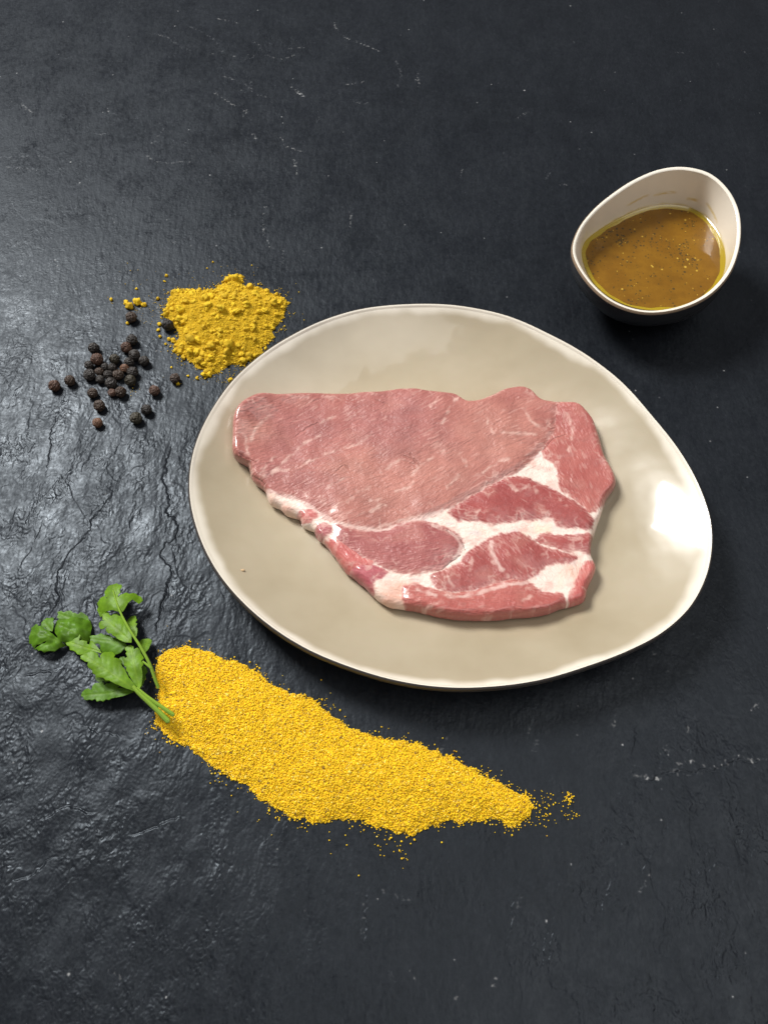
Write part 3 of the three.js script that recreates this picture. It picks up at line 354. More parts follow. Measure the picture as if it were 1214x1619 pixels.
// ---------------------------------------------------------------- sauce bowl
{
  const rimPts = [[69.9,-137],[73.4,-150.4],[82.3,-162.8],[95.1,-174.2],[109,-183.4],[123.9,-189.5],[137.7,-190.7],[151.4,-186.6],[160.6,-177],[165.4,-164.8],[165.9,-152.3],[163,-137.8],[156,-123.5],[143.1,-111],[125.1,-103.3],[106.7,-101.9],[90.2,-107.7],[77,-120.6]];
  const rimY = [400,365,333,304,281,266,263,273,297,328,360,398,436,470,491,495,479,444].map((y) => 34 + 22 * (495 - y) / 232);
  const rimC = catmull(rimPts.map((p, i) => [p[0], p[1], rimY[i]]), 240);
  const sauceC = catmull([[79.4,-149.7],[84.8,-162.6],[95.4,-174.7],[109.5,-183.4],[125.2,-188.6],[141.1,-188.6],[153.3,-180.8],[159.9,-167.1],[161.6,-149.7],[158.1,-134.3],[150.2,-120.3],[138.1,-111.2],[120.7,-107.1],[106.1,-108],[93,-114.8],[83.1,-127.8]], 240);
  const C = [0, 0]; for (const p of sauceC) { C[0] += p[0] / 240; C[1] += p[1] / 240; }
  const N = 200, RS = radial(sauceC, C, N), ang = (p) => (Math.atan2(p[1] - C[1], p[0] - C[0]) + Math.PI * 2) % (Math.PI * 2);
  const RR = radial(rimC, C, N), RY = [];
  for (let k = 0; k < N; k++) { const a = k / N * Math.PI * 2; let s = 0, t = 0; for (const p of rimC) { let d = Math.abs(ang(p) - a); d = Math.min(d, Math.PI * 2 - d); const q = Math.exp(-((d / 0.06) ** 2)); s += q * p[2]; t += q; } RY.push(s / t); }
  const TH = 2.6, at = (k, r, y) => { const a = k / N * Math.PI * 2; return [C[0] + r * Math.cos(a), y, C[1] + r * Math.sin(a)]; };
  // inner wall radius at height y through floor, sauce level and rim
  const rs = (k) => Math.min(RS[k], RR[k] - TH - 0.4);
  const wallIn = (k, t) => {                                // t 0..1 from floor centre to rim
    const S = rs(k), R = RR[k] - TH;
    if (t < 0.5) { const q = t / 0.5, a = q * Math.PI / 2; return [S * Math.pow(Math.sin(a), 0.8), 5 + 25 * Math.pow(1 - Math.cos(a), 1.15)]; }
    const q = (t - 0.5) / 0.5; return [mix(S, R, q), mix(30, RY[k] - 0.6, q)];
  };
  const bowl = group('sauce_bowl', 'small egg shaped cup with slanted rim, cream inside and black outside', 'bowl');
  const cream = new THREE.MeshPhysicalMaterial({ color: new THREE.Color().setRGB(0.80, 0.73, 0.62), roughness: 0.3, clearcoat: 0.8, clearcoatRoughness: 0.08 });
  const dark = new THREE.MeshPhysicalMaterial({ color: new THREE.Color().setRGB(0.018, 0.018, 0.021), roughness: 0.5, clearcoat: 0.2, clearcoatRoughness: 0.3 });
  const brown = new THREE.MeshPhysicalMaterial({ color: new THREE.Color().setRGB(0.24, 0.17, 0.11), roughness: 0.35, clearcoat: 0.5, clearcoatRoughness: 0.2 });
  const stain = (k, t) => {                                 // yellow film where the sauce was swirled up the wall
    let a = sst(0.045 + 0.03 * noise(k / 6, 2) + 0.012 * noise(k / 2, 7), 0.0, t - 0.5) * 0.75;
    for (const [k0, k1, t0, t1] of [[135, 150, 0.66, 0.70], [151, 162, 0.67, 0.69], [174, 184, 0.68, 0.58], [166, 172, 0.62, 0.64]]) { const q = (k - k0) / (k1 - k0); if (q > 0 && q < 1) a = Math.max(a, 0.7 * Math.sin(q * Math.PI) ** 0.5 * (1 - sst(0.006, 0.03 + 0.014 * noise(k / 3, 9), Math.abs(t - mix(t0, t1, q)))) * sst(-0.7, 0.1, noise(k / 2.5, t * 50))); }
    return mixC([1, 1, 1], [0.80, 0.62, 0.14], clamp(a, 0, 1));
  };
  const rowsI = []; const stainC = []; for (let i = 90; i >= 0; i--) { const t = Math.max(1e-3, i < 20 ? i / 40 : 0.5 + (i - 20) / 140), r = []; for (let k = 0; k < N; k++) { const [rr, y] = wallIn(k, t); r.push(at(k, rr, y)); stainC.push(stain(k, t)); } rowsI.push(r); }
  const ring = (fn) => { const r = []; for (let k = 0; k < N; k++) r.push(fn(k)); return r; };
  const inG = gridGeo(rowsI, true); inG.setAttribute('color', new THREE.Float32BufferAttribute(stainC.flat(), 3)); cream.vertexColors = true; mesh('cream_inside', inG, cream, bowl);
  mesh('cream_lip', gridGeo([ring((k) => at(k, RR[k] - 0.75, RY[k] + 0.05)), ring((k) => at(k, RR[k] - 1.4, RY[k] + 0.2)), ring((k) => at(k, RR[k] - 2.1, RY[k] - 0.05)), ring((k) => at(k, RR[k] - TH, RY[k] - 0.6))], true), new THREE.MeshPhysicalMaterial({ color: new THREE.Color().setRGB(0.78, 0.72, 0.62), roughness: 0.3, clearcoat: 0.8, clearcoatRoughness: 0.1 }), bowl);
  mesh('bare_clay_edge', gridGeo([ring((k) => at(k, RR[k] + 0.05, RY[k] - 1.3)), ring((k) => at(k, RR[k] - 0.15, RY[k] - 0.55)), ring((k) => at(k, RR[k] - 0.75, RY[k] + 0.05))], true), brown, bowl);
  const outer = []; for (let i = 0; i <= 26; i++) { const q = i / 26, r = []; for (let k = 0; k < N; k++) { const B = 23, y = mix(0.6, RY[k] - 1.3, q); let ri = 0; for (let t = 0.02; t < 1; t += 0.02) { const w = wallIn(k, t); if (w[1] <= y + 1.5) ri = w[0]; } r.push(at(k, q === 1 ? RR[k] + 0.05 : Math.max(mix(B, RR[k] + 0.05, Math.pow(Math.sin(q * Math.PI / 2), 0.8)), Math.min(ri + 2.4, RR[k] + 1.5)), y)); } outer.push(r); }
  mesh('black_outside', gridGeo([ring((k) => at(k, 0.01, 1.5)), ring((k) => at(k, 20, 1.5)), ring((k) => at(k, 21, -0.6)), ring((k) => at(k, 23, -0.6)), ...outer], true), dark, bowl);
  // sauce
  const sauce = group('curry_sauce', 'brown yellow curry sauce with dark specks filling the cream cup', 'sauce');
  const x0 = C[0] - 60, z0 = C[1] - 60, TN = 700, rnd = rng(9), flecks = [];
  const dens = [[103.3,-122.1,16],[108.3,-114.3,10],[141.1,-144.9,9],[121.6,-158.7,12],[145.7,-173,8],[153,-160.1,8],[81.6,-144.9,8],[98.7,-167.2,9],[114.5,-175.9,10],[137.5,-154.5,9],[104.1,-160.1,7],[90.9,-163,7]];
  for (let i = 0; i < 700; i++) { const q = dens[Math.floor(rnd() * dens.length)], free = rnd() < 0.55, g = () => (rnd() + rnd() + rnd() - 1.5); flecks.push([free ? C[0] + g() * 46 : q[0] + g() * q[2] * 0.8, free ? C[1] + g() * 46 : q[1] + g() * q[2] * 0.6, 0.2 + 0.6 * rnd() * rnd(), rnd() < 0.16]); }
  const cell = new Map(); for (const f of flecks) { const k = Math.floor(f[0] / 3) + ',' + Math.floor(f[1] / 3); if (!cell.has(k)) cell.set(k, []); cell.get(k).push(f); }
  const map = dataTex(TN, TN, (i, j, o) => {
    const x = x0 + (i + 0.5) / TN * 120, z = z0 + (j + 0.5) / TN * 120, r = Math.hypot(x - C[0], z - C[1]);
    const b = fbm(x / 15 + 3, z / 11, 4), s = noise(x / 1.3, z / 1.3) * 0.5 + noise(x / 3 + 4, z / 3) * 0.5;
    let c = mixC([0.16, 0.071, 0.003], [0.205, 0.096, 0.005], sst(-0.4, 0.5, b)); c = mixC(c, [0.13, 0.062, 0.003], 0.5 * sst(0.1, 0.6, fbm(x / 8 + 30, z / 8, 3)));
    c = c.map((v) => v * (1 + 0.1 * s));
    for (let a = -1; a <= 1; a++) for (let d = -1; d <= 1; d++) for (const f of cell.get((Math.floor(x / 3) + a) + ',' + (Math.floor(z / 3) + d)) || []) { const t = 1 - sst(f[2] * 0.5, f[2] * 1.3, Math.hypot(x - f[0], z - f[1]) * (1 + 0.3 * noise(x * 2, z * 2))); if (t > 0) c = mixC(c, f[3] ? [0.55, 0.36, 0.05] : [0.035, 0.028, 0.014], t * 0.85); }
    o[0] = toS(c[0]); o[1] = toS(c[1]); o[2] = toS(c[2]);
  }, true);
  const sm = new THREE.MeshPhysicalMaterial({ map, roughness: 0.5, specularIntensity: 0.4, clearcoat: 0.5, clearcoatRoughness: 0.06 });
  const om = new THREE.MeshPhysicalMaterial({ color: new THREE.Color().setRGB(0.34, 0.235, 0.006), roughness: 0.25, clearcoat: 1, clearcoatRoughness: 0.05 });
  const srow = []; for (let i = 0; i <= 30; i++) { const s = i / 30; srow.push(ring((k) => { const p = at(k, Math.max(0.01, (rs(k) - 2.6 - 0.7 * noise(k / 7, 3)) * s), 29.6); p[1] += 0.05 * noise(p[0] / 6, p[2] / 6); return p; })); }
  mesh('sauce_surface', setUV(gridGeo(srow.reverse(), true), x0, z0, 120, 120), sm, sauce);
  mesh('yellow_oil_ring', gridGeo([ring((k) => at(k, rs(k) + 0.45, 30.9)), ring((k) => at(k, rs(k) - 0.15, 30.25)), ring((k) => at(k, rs(k) - 1.2, 29.8)), ring((k) => at(k, rs(k) - 2.6 - 0.7 * noise(k / 7, 3), 29.55))], true), om, sauce);
}

// ---------------------------------------------------------------- curry powder
function lumpGeo(seed, detail, amp) {                       // irregular grain of unit radius
  const g = mergeVertices(new THREE.IcosahedronGeometry(1, detail).deleteAttribute('uv').deleteAttribute('normal')), p = g.attributes.position, v = new THREE.Vector3();
  for (let i = 0; i < p.count; i++) { v.fromBufferAttribute(p, i); const n = noise(v.x * 1.4 + seed * 7.3, v.y * 1.4 + v.z * 2.1 + seed) * amp + noise(v.x * 3.6 + seed, v.z * 3.6 + v.y * 2.7) * amp * 0.5; v.multiplyScalar(1 + n); p.setXYZ(i, v.x, v.y * 0.85, v.z); }
  g.computeVertexNormals(); return g;
}
function grains(name, list, geo, mat, parent) {             // list of [x, y, z, radius, tint]
  const m = new THREE.InstancedMesh(geo, mat, list.length), M = new THREE.Matrix4(), Q = new THREE.Quaternion(), e = new THREE.Euler(), r = rng(list.length + 3), c = new THREE.Color();
  list.forEach(([x, y, z, s, t], i) => { e.set(r() * 6.3, r() * 6.3, r() * 6.3); Q.setFromEuler(e); M.compose(new THREE.Vector3(x * MM, y * MM, z * MM), Q, new THREE.Vector3(s * (0.8 + 0.5 * r()) * MM, s * (0.75 + 0.4 * r()) * MM, s * MM)); m.setMatrixAt(i, M); m.setColorAt(i, c.setRGB(t[0], t[1], t[2])); });
  m.name = name; m.castShadow = m.receiveShadow = true; m.userData.kind = 'stuff'; parent.add(m); return m;
}
function heapMesh(P, hf, step, parent, name, mat) {          // height field over an outline, skirt pressed into the table
  const nx = Math.ceil((P.x1 - P.x0 + 6) / step), nz = Math.ceil((P.z1 - P.z0 + 6) / step), pos = [], idx = [], id = new Int32Array((nx + 1) * (nz + 1)).fill(-1), hh = [];
  for (let j = 0; j <= nz; j++) for (let i = 0; i <= nx; i++) { const x = P.x0 - 3 + i * step, z = P.z0 - 3 + j * step, h = hf(x, z); hh.push(h); }
  const vert = (q) => { if (id[q] < 0) { id[q] = pos.length / 3; const i = q % (nx + 1), j = (q - i) / (nx + 1), x = P.x0 - 3 + i * step, z = P.z0 - 3 + j * step; pos.push(x * MM, (slateY(x, z) + (hh[q] > 0 ? hh[q] : -0.5)) * MM, z * MM); } return id[q]; };
  for (let j = 0; j < nz; j++) for (let i = 0; i < nx; i++) { const a = j * (nx + 1) + i, b = a + 1, c = a + nx + 1, d = c + 1; if (Math.max(hh[a], hh[b], hh[c], hh[d]) > 0) idx.push(vert(a), vert(c), vert(b), vert(b), vert(c), vert(d)); }
  const g = new THREE.BufferGeometry(); g.setAttribute('position', new THREE.Float32BufferAttribute(pos, 3)); g.setIndex(idx); g.computeVertexNormals();
  return mesh(name, g, mat, parent);
}
const grainMat = new THREE.MeshStandardMaterial({ color: 0xffffff, roughness: 0.85 });
{ // long heap of coarse curry granules
  const heap = group('curry_granule_heap', 'long tapering heap of bright yellow curry granules beside the parsley', 'spice heap');
  const P = makePoly(catmull([[-143.2,86.1],[-140.9,80.1],[-132.4,76.9],[-118.7,79.1],[-106,85.1],[-95.2,88.6],[-84.1,97.6],[-68.9,102.4],[-56.8,111.4],[-47.9,117.1],[-36.2,121.4],[-21.6,123.2],[-7.3,128.3],[6.8,135.7],[20.7,143],[31,148.7],[31.7,154.1],[22.4,160],[14.2,157.3],[3,157.3],[-11,159.7],[-25,162.9],[-36.1,160],[-47.2,157.1],[-64,158.1],[-81,153.3],[-92.7,145.4],[-101.8,138.5],[-113.8,132.3],[-126.1,124.3],[-136.1,118.5],[-140.5,110.6],[-140.4,101.5]], 200));
  const cache = (x, z) => sdPoly(P, x + 1.3 * noise(x / 4, z / 4) + 1.2 * noise(x / 11, z / 11 + 4), z + 1.3 * noise(x / 4 + 8, z / 4) + 1.2 * noise(x / 11 + 5, z / 11));
  const hf = (x, z) => { const d = -cache(x, z); if (d <= 0) return -1; const H = 4.4 + 1.3 * noise(x / 40, z / 40); return H * (1 - Math.exp(-d * 0.5 / H)) + Math.min(1, d / 3) * (0.45 * noise(x / 7, z / 7) + 0.25 * noise(x / 3, z / 3 + 7)); };
  heapMesh(P, hf, 1.0, heap, 'heap_core', new THREE.MeshStandardMaterial({ color: new THREE.Color().setRGB(0.79, 0.49, 0.006), roughness: 0.9 }));
  const r = rng(21), A = [[], [], []];
  const tint = () => { const t = r(), b = 0.74 + 0.42 * r(); const c = t < 0.07 ? [0.46, 0.26, 0.02] : t < 0.11 ? [0.88, 0.66, 0.12] : t < 0.125 ? [0.20, 0.11, 0.03] : t < 0.5 ? [0.82, 0.545, 0.006] : [0.79, 0.495, 0.006]; return c.map((v) => v * b); };
  const put = (x, y, z, s) => A[Math.floor(r() * 3)].push([x, y, z, s, tint()]);
  for (let n = 0; n < 120000;) {
    const x = P.x0 - 4 + r() * (P.x1 - P.x0 + 8), z = P.z0 - 4 + r() * (P.z1 - P.z0 + 8), h = hf(x, z); n++;
    if (h < 0) continue; const s = 0.2 + 0.3 * r() + (r() < 0.02 ? 0.35 * r() : 0); put(x, slateY(x, z) + h + (r() - 0.4) * 0.75, z, s);
  }
  for (let n = 0; n < 90000; n++) {                          // loose grains round the foot
    const x = P.x0 - 25 + r() * (P.x1 - P.x0 + 50), z = P.z0 - 25 + r() * (P.z1 - P.z0 + 50), d = cache(x, z); if (d < 0 || d > 20) continue;
    const clump = sst(-0.3, 0.5, noise(x / 6, z / 6 + 60)), dirb = x > P.x1 - 40 ? 1.3 : 1;
    if (r() < 0.62 * Math.exp(-d / (0.9 * dirb)) * (0.25 + clump) + 0.003 * Math.exp(-d / 6)) { const s = 0.22 + 0.3 * r() * r() + (r() < 0.05 ? 0.3 : 0); put(x, slateY(x, z) + s * 0.55 + 0.15, z, s); }
  }
  const spots = [[48.8,148,3.2,45],[39.8,147.4,4,12],[34.8,152.3,4,22],[36.7,157.2,5,10],[48,156.1,3,8],[50.4,154.8,2,7],[-36.1,160.9,8,14],[-29.1,165.1,7,18],[-27.2,170.9,3,6],[-25.1,175.3,2,3],[-45.3,180.3,0.5,1],[-36,169.8,3,5],[-80.9,155.6,7,14],[-107.7,137.8,5,9],[-141.9,116.2,4,14],[-138.5,114.7,3,12],[-7,120.6,1,2],[-70.2,158.3,4,6],[-47.2,160.9,8,10],[40.4,153.4,10,10],[-128.5,74.6,2,2],[-60,104.3,5,9],[-34.7,116.2,3,5],[9.7,136.9,4,7]];
  for (const [x, z, q, n] of spots) for (let i = 0; i < n; i++) { const g = () => (r() + r() + r() - 1.5) * q, X = x + g(), Z = z + g(), s = 0.22 + 0.32 * r() * r(); put(X, slateY(X, Z) + s * 0.55 + 0.15 , Z, s); }
  A.forEach((l, i) => grains('granules', l, lumpGeo(i + 1, 1, 0.3), grainMat, heap));
}
{ // mound of fine, clotted curry powder
  const heap = group('curry_powder_mound', 'small clotted mound of mustard yellow curry powder next to the peppercorns', 'spice heap');
  const P = makePoly(catmull([[-163.4,-143.8],[-158.3,-148.1],[-147.8,-149],[-137.4,-150.7],[-131.5,-155.9],[-127.6,-160],[-120.9,-159.3],[-118.8,-153],[-111,-151.6],[-102.8,-146.7],[-94,-143],[-93.6,-134.5],[-96.8,-122.8],[-101.9,-110.6],[-107.5,-99.4],[-112.9,-95.5],[-122.1,-92.7],[-128.2,-89.7],[-135.4,-84.6],[-138.7,-89.3],[-145,-95.5],[-150.3,-97.9],[-156,-109],[-154.8,-116.3],[-160.8,-123.7],[-164.3,-132]], 140));
  const sd = (x, z) => sdPoly(P, x + 1.5 * noise(x / 4, z / 4) + 1.4 * noise(x / 9, z / 9 + 4), z + 1.5 * noise(x / 4 + 8, z / 4) + 1.4 * noise(x / 9 + 5, z / 9));
  const pk = [-141.8,-123.5];
  const hf = (x, z) => { const d = -sd(x, z); if (d <= 0) return -1; const H = 8.5, b = 4.5 * Math.exp(-(((x - pk[0]) / 16) ** 2 + ((z - pk[1]) / 16) ** 2)); const l = Math.max(0, noise(x / 4.5 + 3, z / 4.5)), l2 = Math.abs(noise(x / 2.2, z / 2.2 + 9)); return (H + b) * (1 - Math.exp(-d * 0.5 / H)) + Math.min(1, d / 3) * (1.3 * l + 0.5 * (0.5 - l2) + 0.9 * noise(x / 10, z / 10)); };
  heapMesh(P, hf, 0.5, heap, 'heap_core', new THREE.MeshStandardMaterial({ color: new THREE.Color().setRGB(0.56, 0.365, 0.006), roughness: 0.95 }));
  const r = rng(33), fine = [], lumps = [[], [], []];
  const tint = () => { const b = 0.85 + 0.28 * r(), c = r() < 0.5 ? [0.59, 0.39, 0.006] : [0.54, 0.345, 0.006]; return c.map((v) => v * b); };
  for (let n = 0; n < 90000; n++) { const x = P.x0 - 3 + r() * (P.x1 - P.x0 + 6), z = P.z0 - 3 + r() * (P.z1 - P.z0 + 6), h = hf(x, z); if (h < 0) continue; fine.push([x, slateY(x, z) + h + (r() - 0.35) * 0.3, z, 0.12 + 0.2 * r(), tint()]); }
  for (let n = 0; n < 3000; n++) { const x = P.x0 - 3 + r() * (P.x1 - P.x0 + 6), z = P.z0 - 3 + r() * (P.z1 - P.z0 + 6), h = hf(x, z), d = -sd(x, z); if (h < 0) continue; const big = r(), s = 0.25 + 0.3 * big + 1.5 * Math.pow(big, 14) + (d < 4 ? 0.35 * r() : 0); lumps[Math.floor(r() * 3)].push([x, slateY(x, z) + h + s * 0.25, z, s, tint()]); }
  for (let n = 0; n < 60000; n++) { const x = P.x0 - 24 + r() * (P.x1 - P.x0 + 44), z = P.z0 - 24 + r() * (P.z1 - P.z0 + 44), d = sd(x, z); if (d < 0 || d > 22) continue; const c = sst(-0.2, 0.5, noise(x / 5, z / 5 + 60)); if (r() < 0.5 * Math.exp(-d / 1.6) * (0.2 + c) + 0.008 * Math.exp(-d / 7)) { const s = 0.16 + 0.55 * r() * r() * r() + (d < 3 ? 0.3 * r() * r() : 0); (s > 0.42 ? lumps[Math.floor(r() * 3)] : fine).push([x, slateY(x, z) + s * 0.6 + 0.12, z, s, tint()]); } }
  for (const [x, z, s] of [[-160.3,-146.4,2.2],[-153.9,-129.5,2.6],[-153.9,-123.7,2.2],[-151.1,-134.5,1.8],[-145.8,-107.4,2.6],[-141.2,-99.4,2.4],[-139.5,-94.7,2.6],[-145.7,-100.2,1.8],[-149.9,-98.3,1.6],[-123.2,-103.4,3.2],[-124.1,-99.4,2.4],[-133.2,-102.6,2.4],[-137,-129.5,2.4],[-129,-127,2.6],[-120.5,-126.2,2.4],[-140.4,-137.9,2.2],[-115.1,-132.8,2],[-104.9,-147.3,1.7],[-98.9,-145.6,1.4],[-99.7,-136.2,2.2],[-96.5,-137.9,2],[-136.7,-85.7,1.7],[-140.6,-83.5,1],[-163.2,-131.2,2],[-159.4,-132,1.6],[-128.8,-156,2.2],[-124.1,-156,2],[-127,-159.1,1.4],[-123.8,-160.4,1.2],[-186,-136.2,2.3],[-181.8,-139.3,2.3],[-177.7,-137.6,1.4],[-188.3,-138.8,1.7],[-197.9,-141.8,1.1],[-170,-142.5,1.2],[-166.9,-160.9,0.9],[-167.7,-156.5,0.7],[-183.9,-150.4,0.7],[-185.6,-123.7,1],[-151.1,-79.9,1],[-166.7,-122.9,1.2],[-121.5,-82.6,1.3],[-146,-85.4,0.8],[-157,-110.6,1.5],[-159.7,-111.9,1.1],[-161.4,-108.4,0.7],[-166.9,-118.7,0.9],[-139.5,-171.9,0.6],[-142.7,-166.9,0.5],[-156.1,-91.3,0.6],[-165.3,-113.9,0.9],[-102.9,-105,1],[-108.9,-99.4,1.3],[-111.9,-97.1,1.5],[-115.2,-99.4,1.2]]) { const h = hf(x, z); lumps[Math.floor(r() * 3)].push([x, slateY(x, z) + Math.max(0, h) + s * 0.55, z, s, tint()]); }
  for (const [x, z, q, n] of [[-183.4,-136.2,6,22],[-121.6,-83.8,6,30],[-117,-90,7,20],[-106.5,-101,5,40],[-176.7,-76.2,4,10],[-198.6,-141.8,2,8],[-174.6,-128.7,10,16],[-170.6,-138.8,8,20],[-151.2,-80.8,2,8],[-187.7,-158.6,12,8],[-151.2,-154.2,16,20]]) for (let i = 0; i < n; i++) { const g = () => (r() + r() + r() - 1.5) * q, X = x + g(), Z = z + g(), s = 0.14 + 0.3 * r() * r(); fine.push([X, slateY(X, Z) + s * 0.6 + 0.12, Z, s, tint()]); }
  grains('powder_grains', fine, lumpGeo(5, 0, 0.3), grainMat, heap);
  lumps.forEach((l, i) => grains('powder_clots', l, lumpGeo(i + 7, 3, 0.4), grainMat, heap));
}

// ---------------------------------------------------------------- peppercorns
{
  const cornGeo = [0, 1, 2, 3, 4].map((q) => {
    const g = mergeVertices(new THREE.IcosahedronGeometry(1, 14).deleteAttribute('uv').deleteAttribute('normal')), p = g.attributes.position, v = new THREE.Vector3(), colr = [];
    for (let i = 0; i < p.count; i++) {
      v.fromBufferAttribute(p, i); const a = v.x * 2.3 + q * 11 + 0.6 * noise(v.z * 2, v.y * 2 + q), b = v.y * 2.3 + v.z * 1.9 + q * 5 + 0.6 * noise(v.x * 2, v.z * 2 + q);
      const ridge = 1 - Math.abs(noise(a, b)) * 1.5, ridge2 = 1 - Math.abs(noise(a * 2.1 + 5, b * 2.1 + v.z * 2)), n = 0.2 * ridge * ridge + 0.09 * ridge2 - 0.22 + 0.06 * noise(v.x + q * 3, v.z - v.y);
      const t = 0.7 + 0.5 * clamp(ridge, 0, 1) * (0.6 + 0.5 * noise(v.x * 2 + 4, v.z * 2 + q)) + 0.25 * noise(a * 3, b * 3); colr.push(t, t * 0.97, t * 0.93);
      v.multiplyScalar(1 + n); p.setXYZ(i, v.x, v.y, v.z);
    }
    g.setAttribute('color', new THREE.Float32BufferAttribute(colr, 3)); g.computeVertexNormals(); return g;
  });
  const tone = { k: [0.020, 0.016, 0.014], b: [0.045, 0.028, 0.019], r: [0.075, 0.038, 0.025], o: [0.13, 0.065, 0.038], g: [0.034, 0.029, 0.018] };
  const mats = {}; for (const t in tone) mats[t] = new THREE.MeshStandardMaterial({ color: new THREE.Color().setRGB(...tone[t]), vertexColors: true, roughness: 0.62 });
  const HEAP = 'black wrinkled peppercorn in the tight cluster beside the curry powder mound', HB = 'brownish peppercorn in the tight cluster beside the curry powder mound';
  const list = [[-183.1,-126,26],[-160.9,-120.2,27],[-180.5,-109.3,25],[-183.1,-103.7,25],[-201.7,-103.2,25],[-177.5,-98,26],[-171.6,-94.1,24],[-188.7,-95.4,24],[-198.5,-94.9,28],[-202.9,-91.5,21],[-193.5,-90.4,18],[-189.2,-89.7,20],[-182.2,-89.3,20],[-180,-93,23],[-177.1,-86.2,25],[-201.3,-84.2,27],[-196.2,-86.8,20],[-190.7,-84.5,21],[-185,-84.4,24],[-194.9,-81.4,20],[-177.7,-80.5,25],[-188.1,-78.2,26],[-187,-72.4,18],[-182,-72.5,25],[-197.6,-71.6,23],[-211.7,-80.2,24],[-219.9,-76.6,26],[-163.2,-73.4,24],[-152.6,-82.1,23],[-192.5,-63.1,25],[-191.9,-51.8,22],[-171,-54.7,27],[-166,-60.5,24]];
  const spec = [['b', 'dark peppercorn touching the loose yellow powder crumbs'], ['k', 'black peppercorn half buried in the edge of the curry powder mound'], ['k'], ['r', 'brown peppercorn at the edge of the cluster nearest the loose yellow crumbs'], ['k'], ['k'], ['k'], ['g', 'olive black peppercorn at the edge of the cluster, next to the largest brown one'], ['r', 'largest brown peppercorn of the cluster, with cracked skin'], ['k'], ['k'], ['k'], ['o', 'small orange brown peppercorn in the middle of the cluster'], ['k'], ['k'], ['k'], ['b'], ['k'], ['b'], ['k'], ['g', 'olive black peppercorn at the edge of the cluster with a few yellow grains beside it'], ['k'], ['r', 'small reddish brown peppercorn pressed against a larger dark one at the edge of the cluster'], ['b', 'dark brown peppercorn with a small reddish one pressed against it'],
    ['b', 'brown black peppercorn just outside the cluster, in line with two others towards the parsley'], ['b', 'dark peppercorn lying loose between the cluster and a lone reddish brown one'], ['r', 'lone reddish brown peppercorn farthest from the curry powder mound'], ['r', 'lone reddish brown peppercorn between the cluster and the plate'], ['b', 'dark peppercorn dusted with a yellow crumb near the plate rim'], ['b', 'brown peppercorn between a darker one and a light brown one, towards the parsley'], ['o', 'lone light brown peppercorn closest to the parsley'], ['g', 'larger olive black peppercorn of the touching pair by the plate'], ['k', 'smaller black peppercorn of the touching pair by the plate']];
  const placed = [];
  list.forEach(([x, z, r], i) => {
    const rad = r * 0.346 * 0.385 * 0.95; const [t, label] = spec[i];
    let y = slateY(x, z) + rad * 0.92;
    for (const q of placed) { const d = Math.hypot(q[0] - x, q[1] - z), need = (q[3] + rad) * 0.93; if (d < need) { const lift = q[2] + Math.sqrt(need * need - d * d) * (d < need * 0.8 ? 0.75 : 0.3); if (d < need * 0.8) y = Math.max(y, lift); } }
    y = Math.min(y, slateY(x, z) + rad * 2.1);
    placed.push([x, z, y, rad]);
    const m = mesh(numbered('peppercorn'), cornGeo[i % 5], mats[t]); m.position.set(x * MM, y * MM, z * MM); m.scale.setScalar(rad * MM); m.rotation.set(i * 1.7, i * 2.3, i * 0.9); scene.add(m);
    tag(m, label || (t === 'r' || t === 'o' ? HB : HEAP), 'peppercorn', label ? 'peppercorns on the slate' : t === 'r' || t === 'o' ? 'brownish peppercorns in the cluster' : 'black peppercorns in the cluster');
  });
}

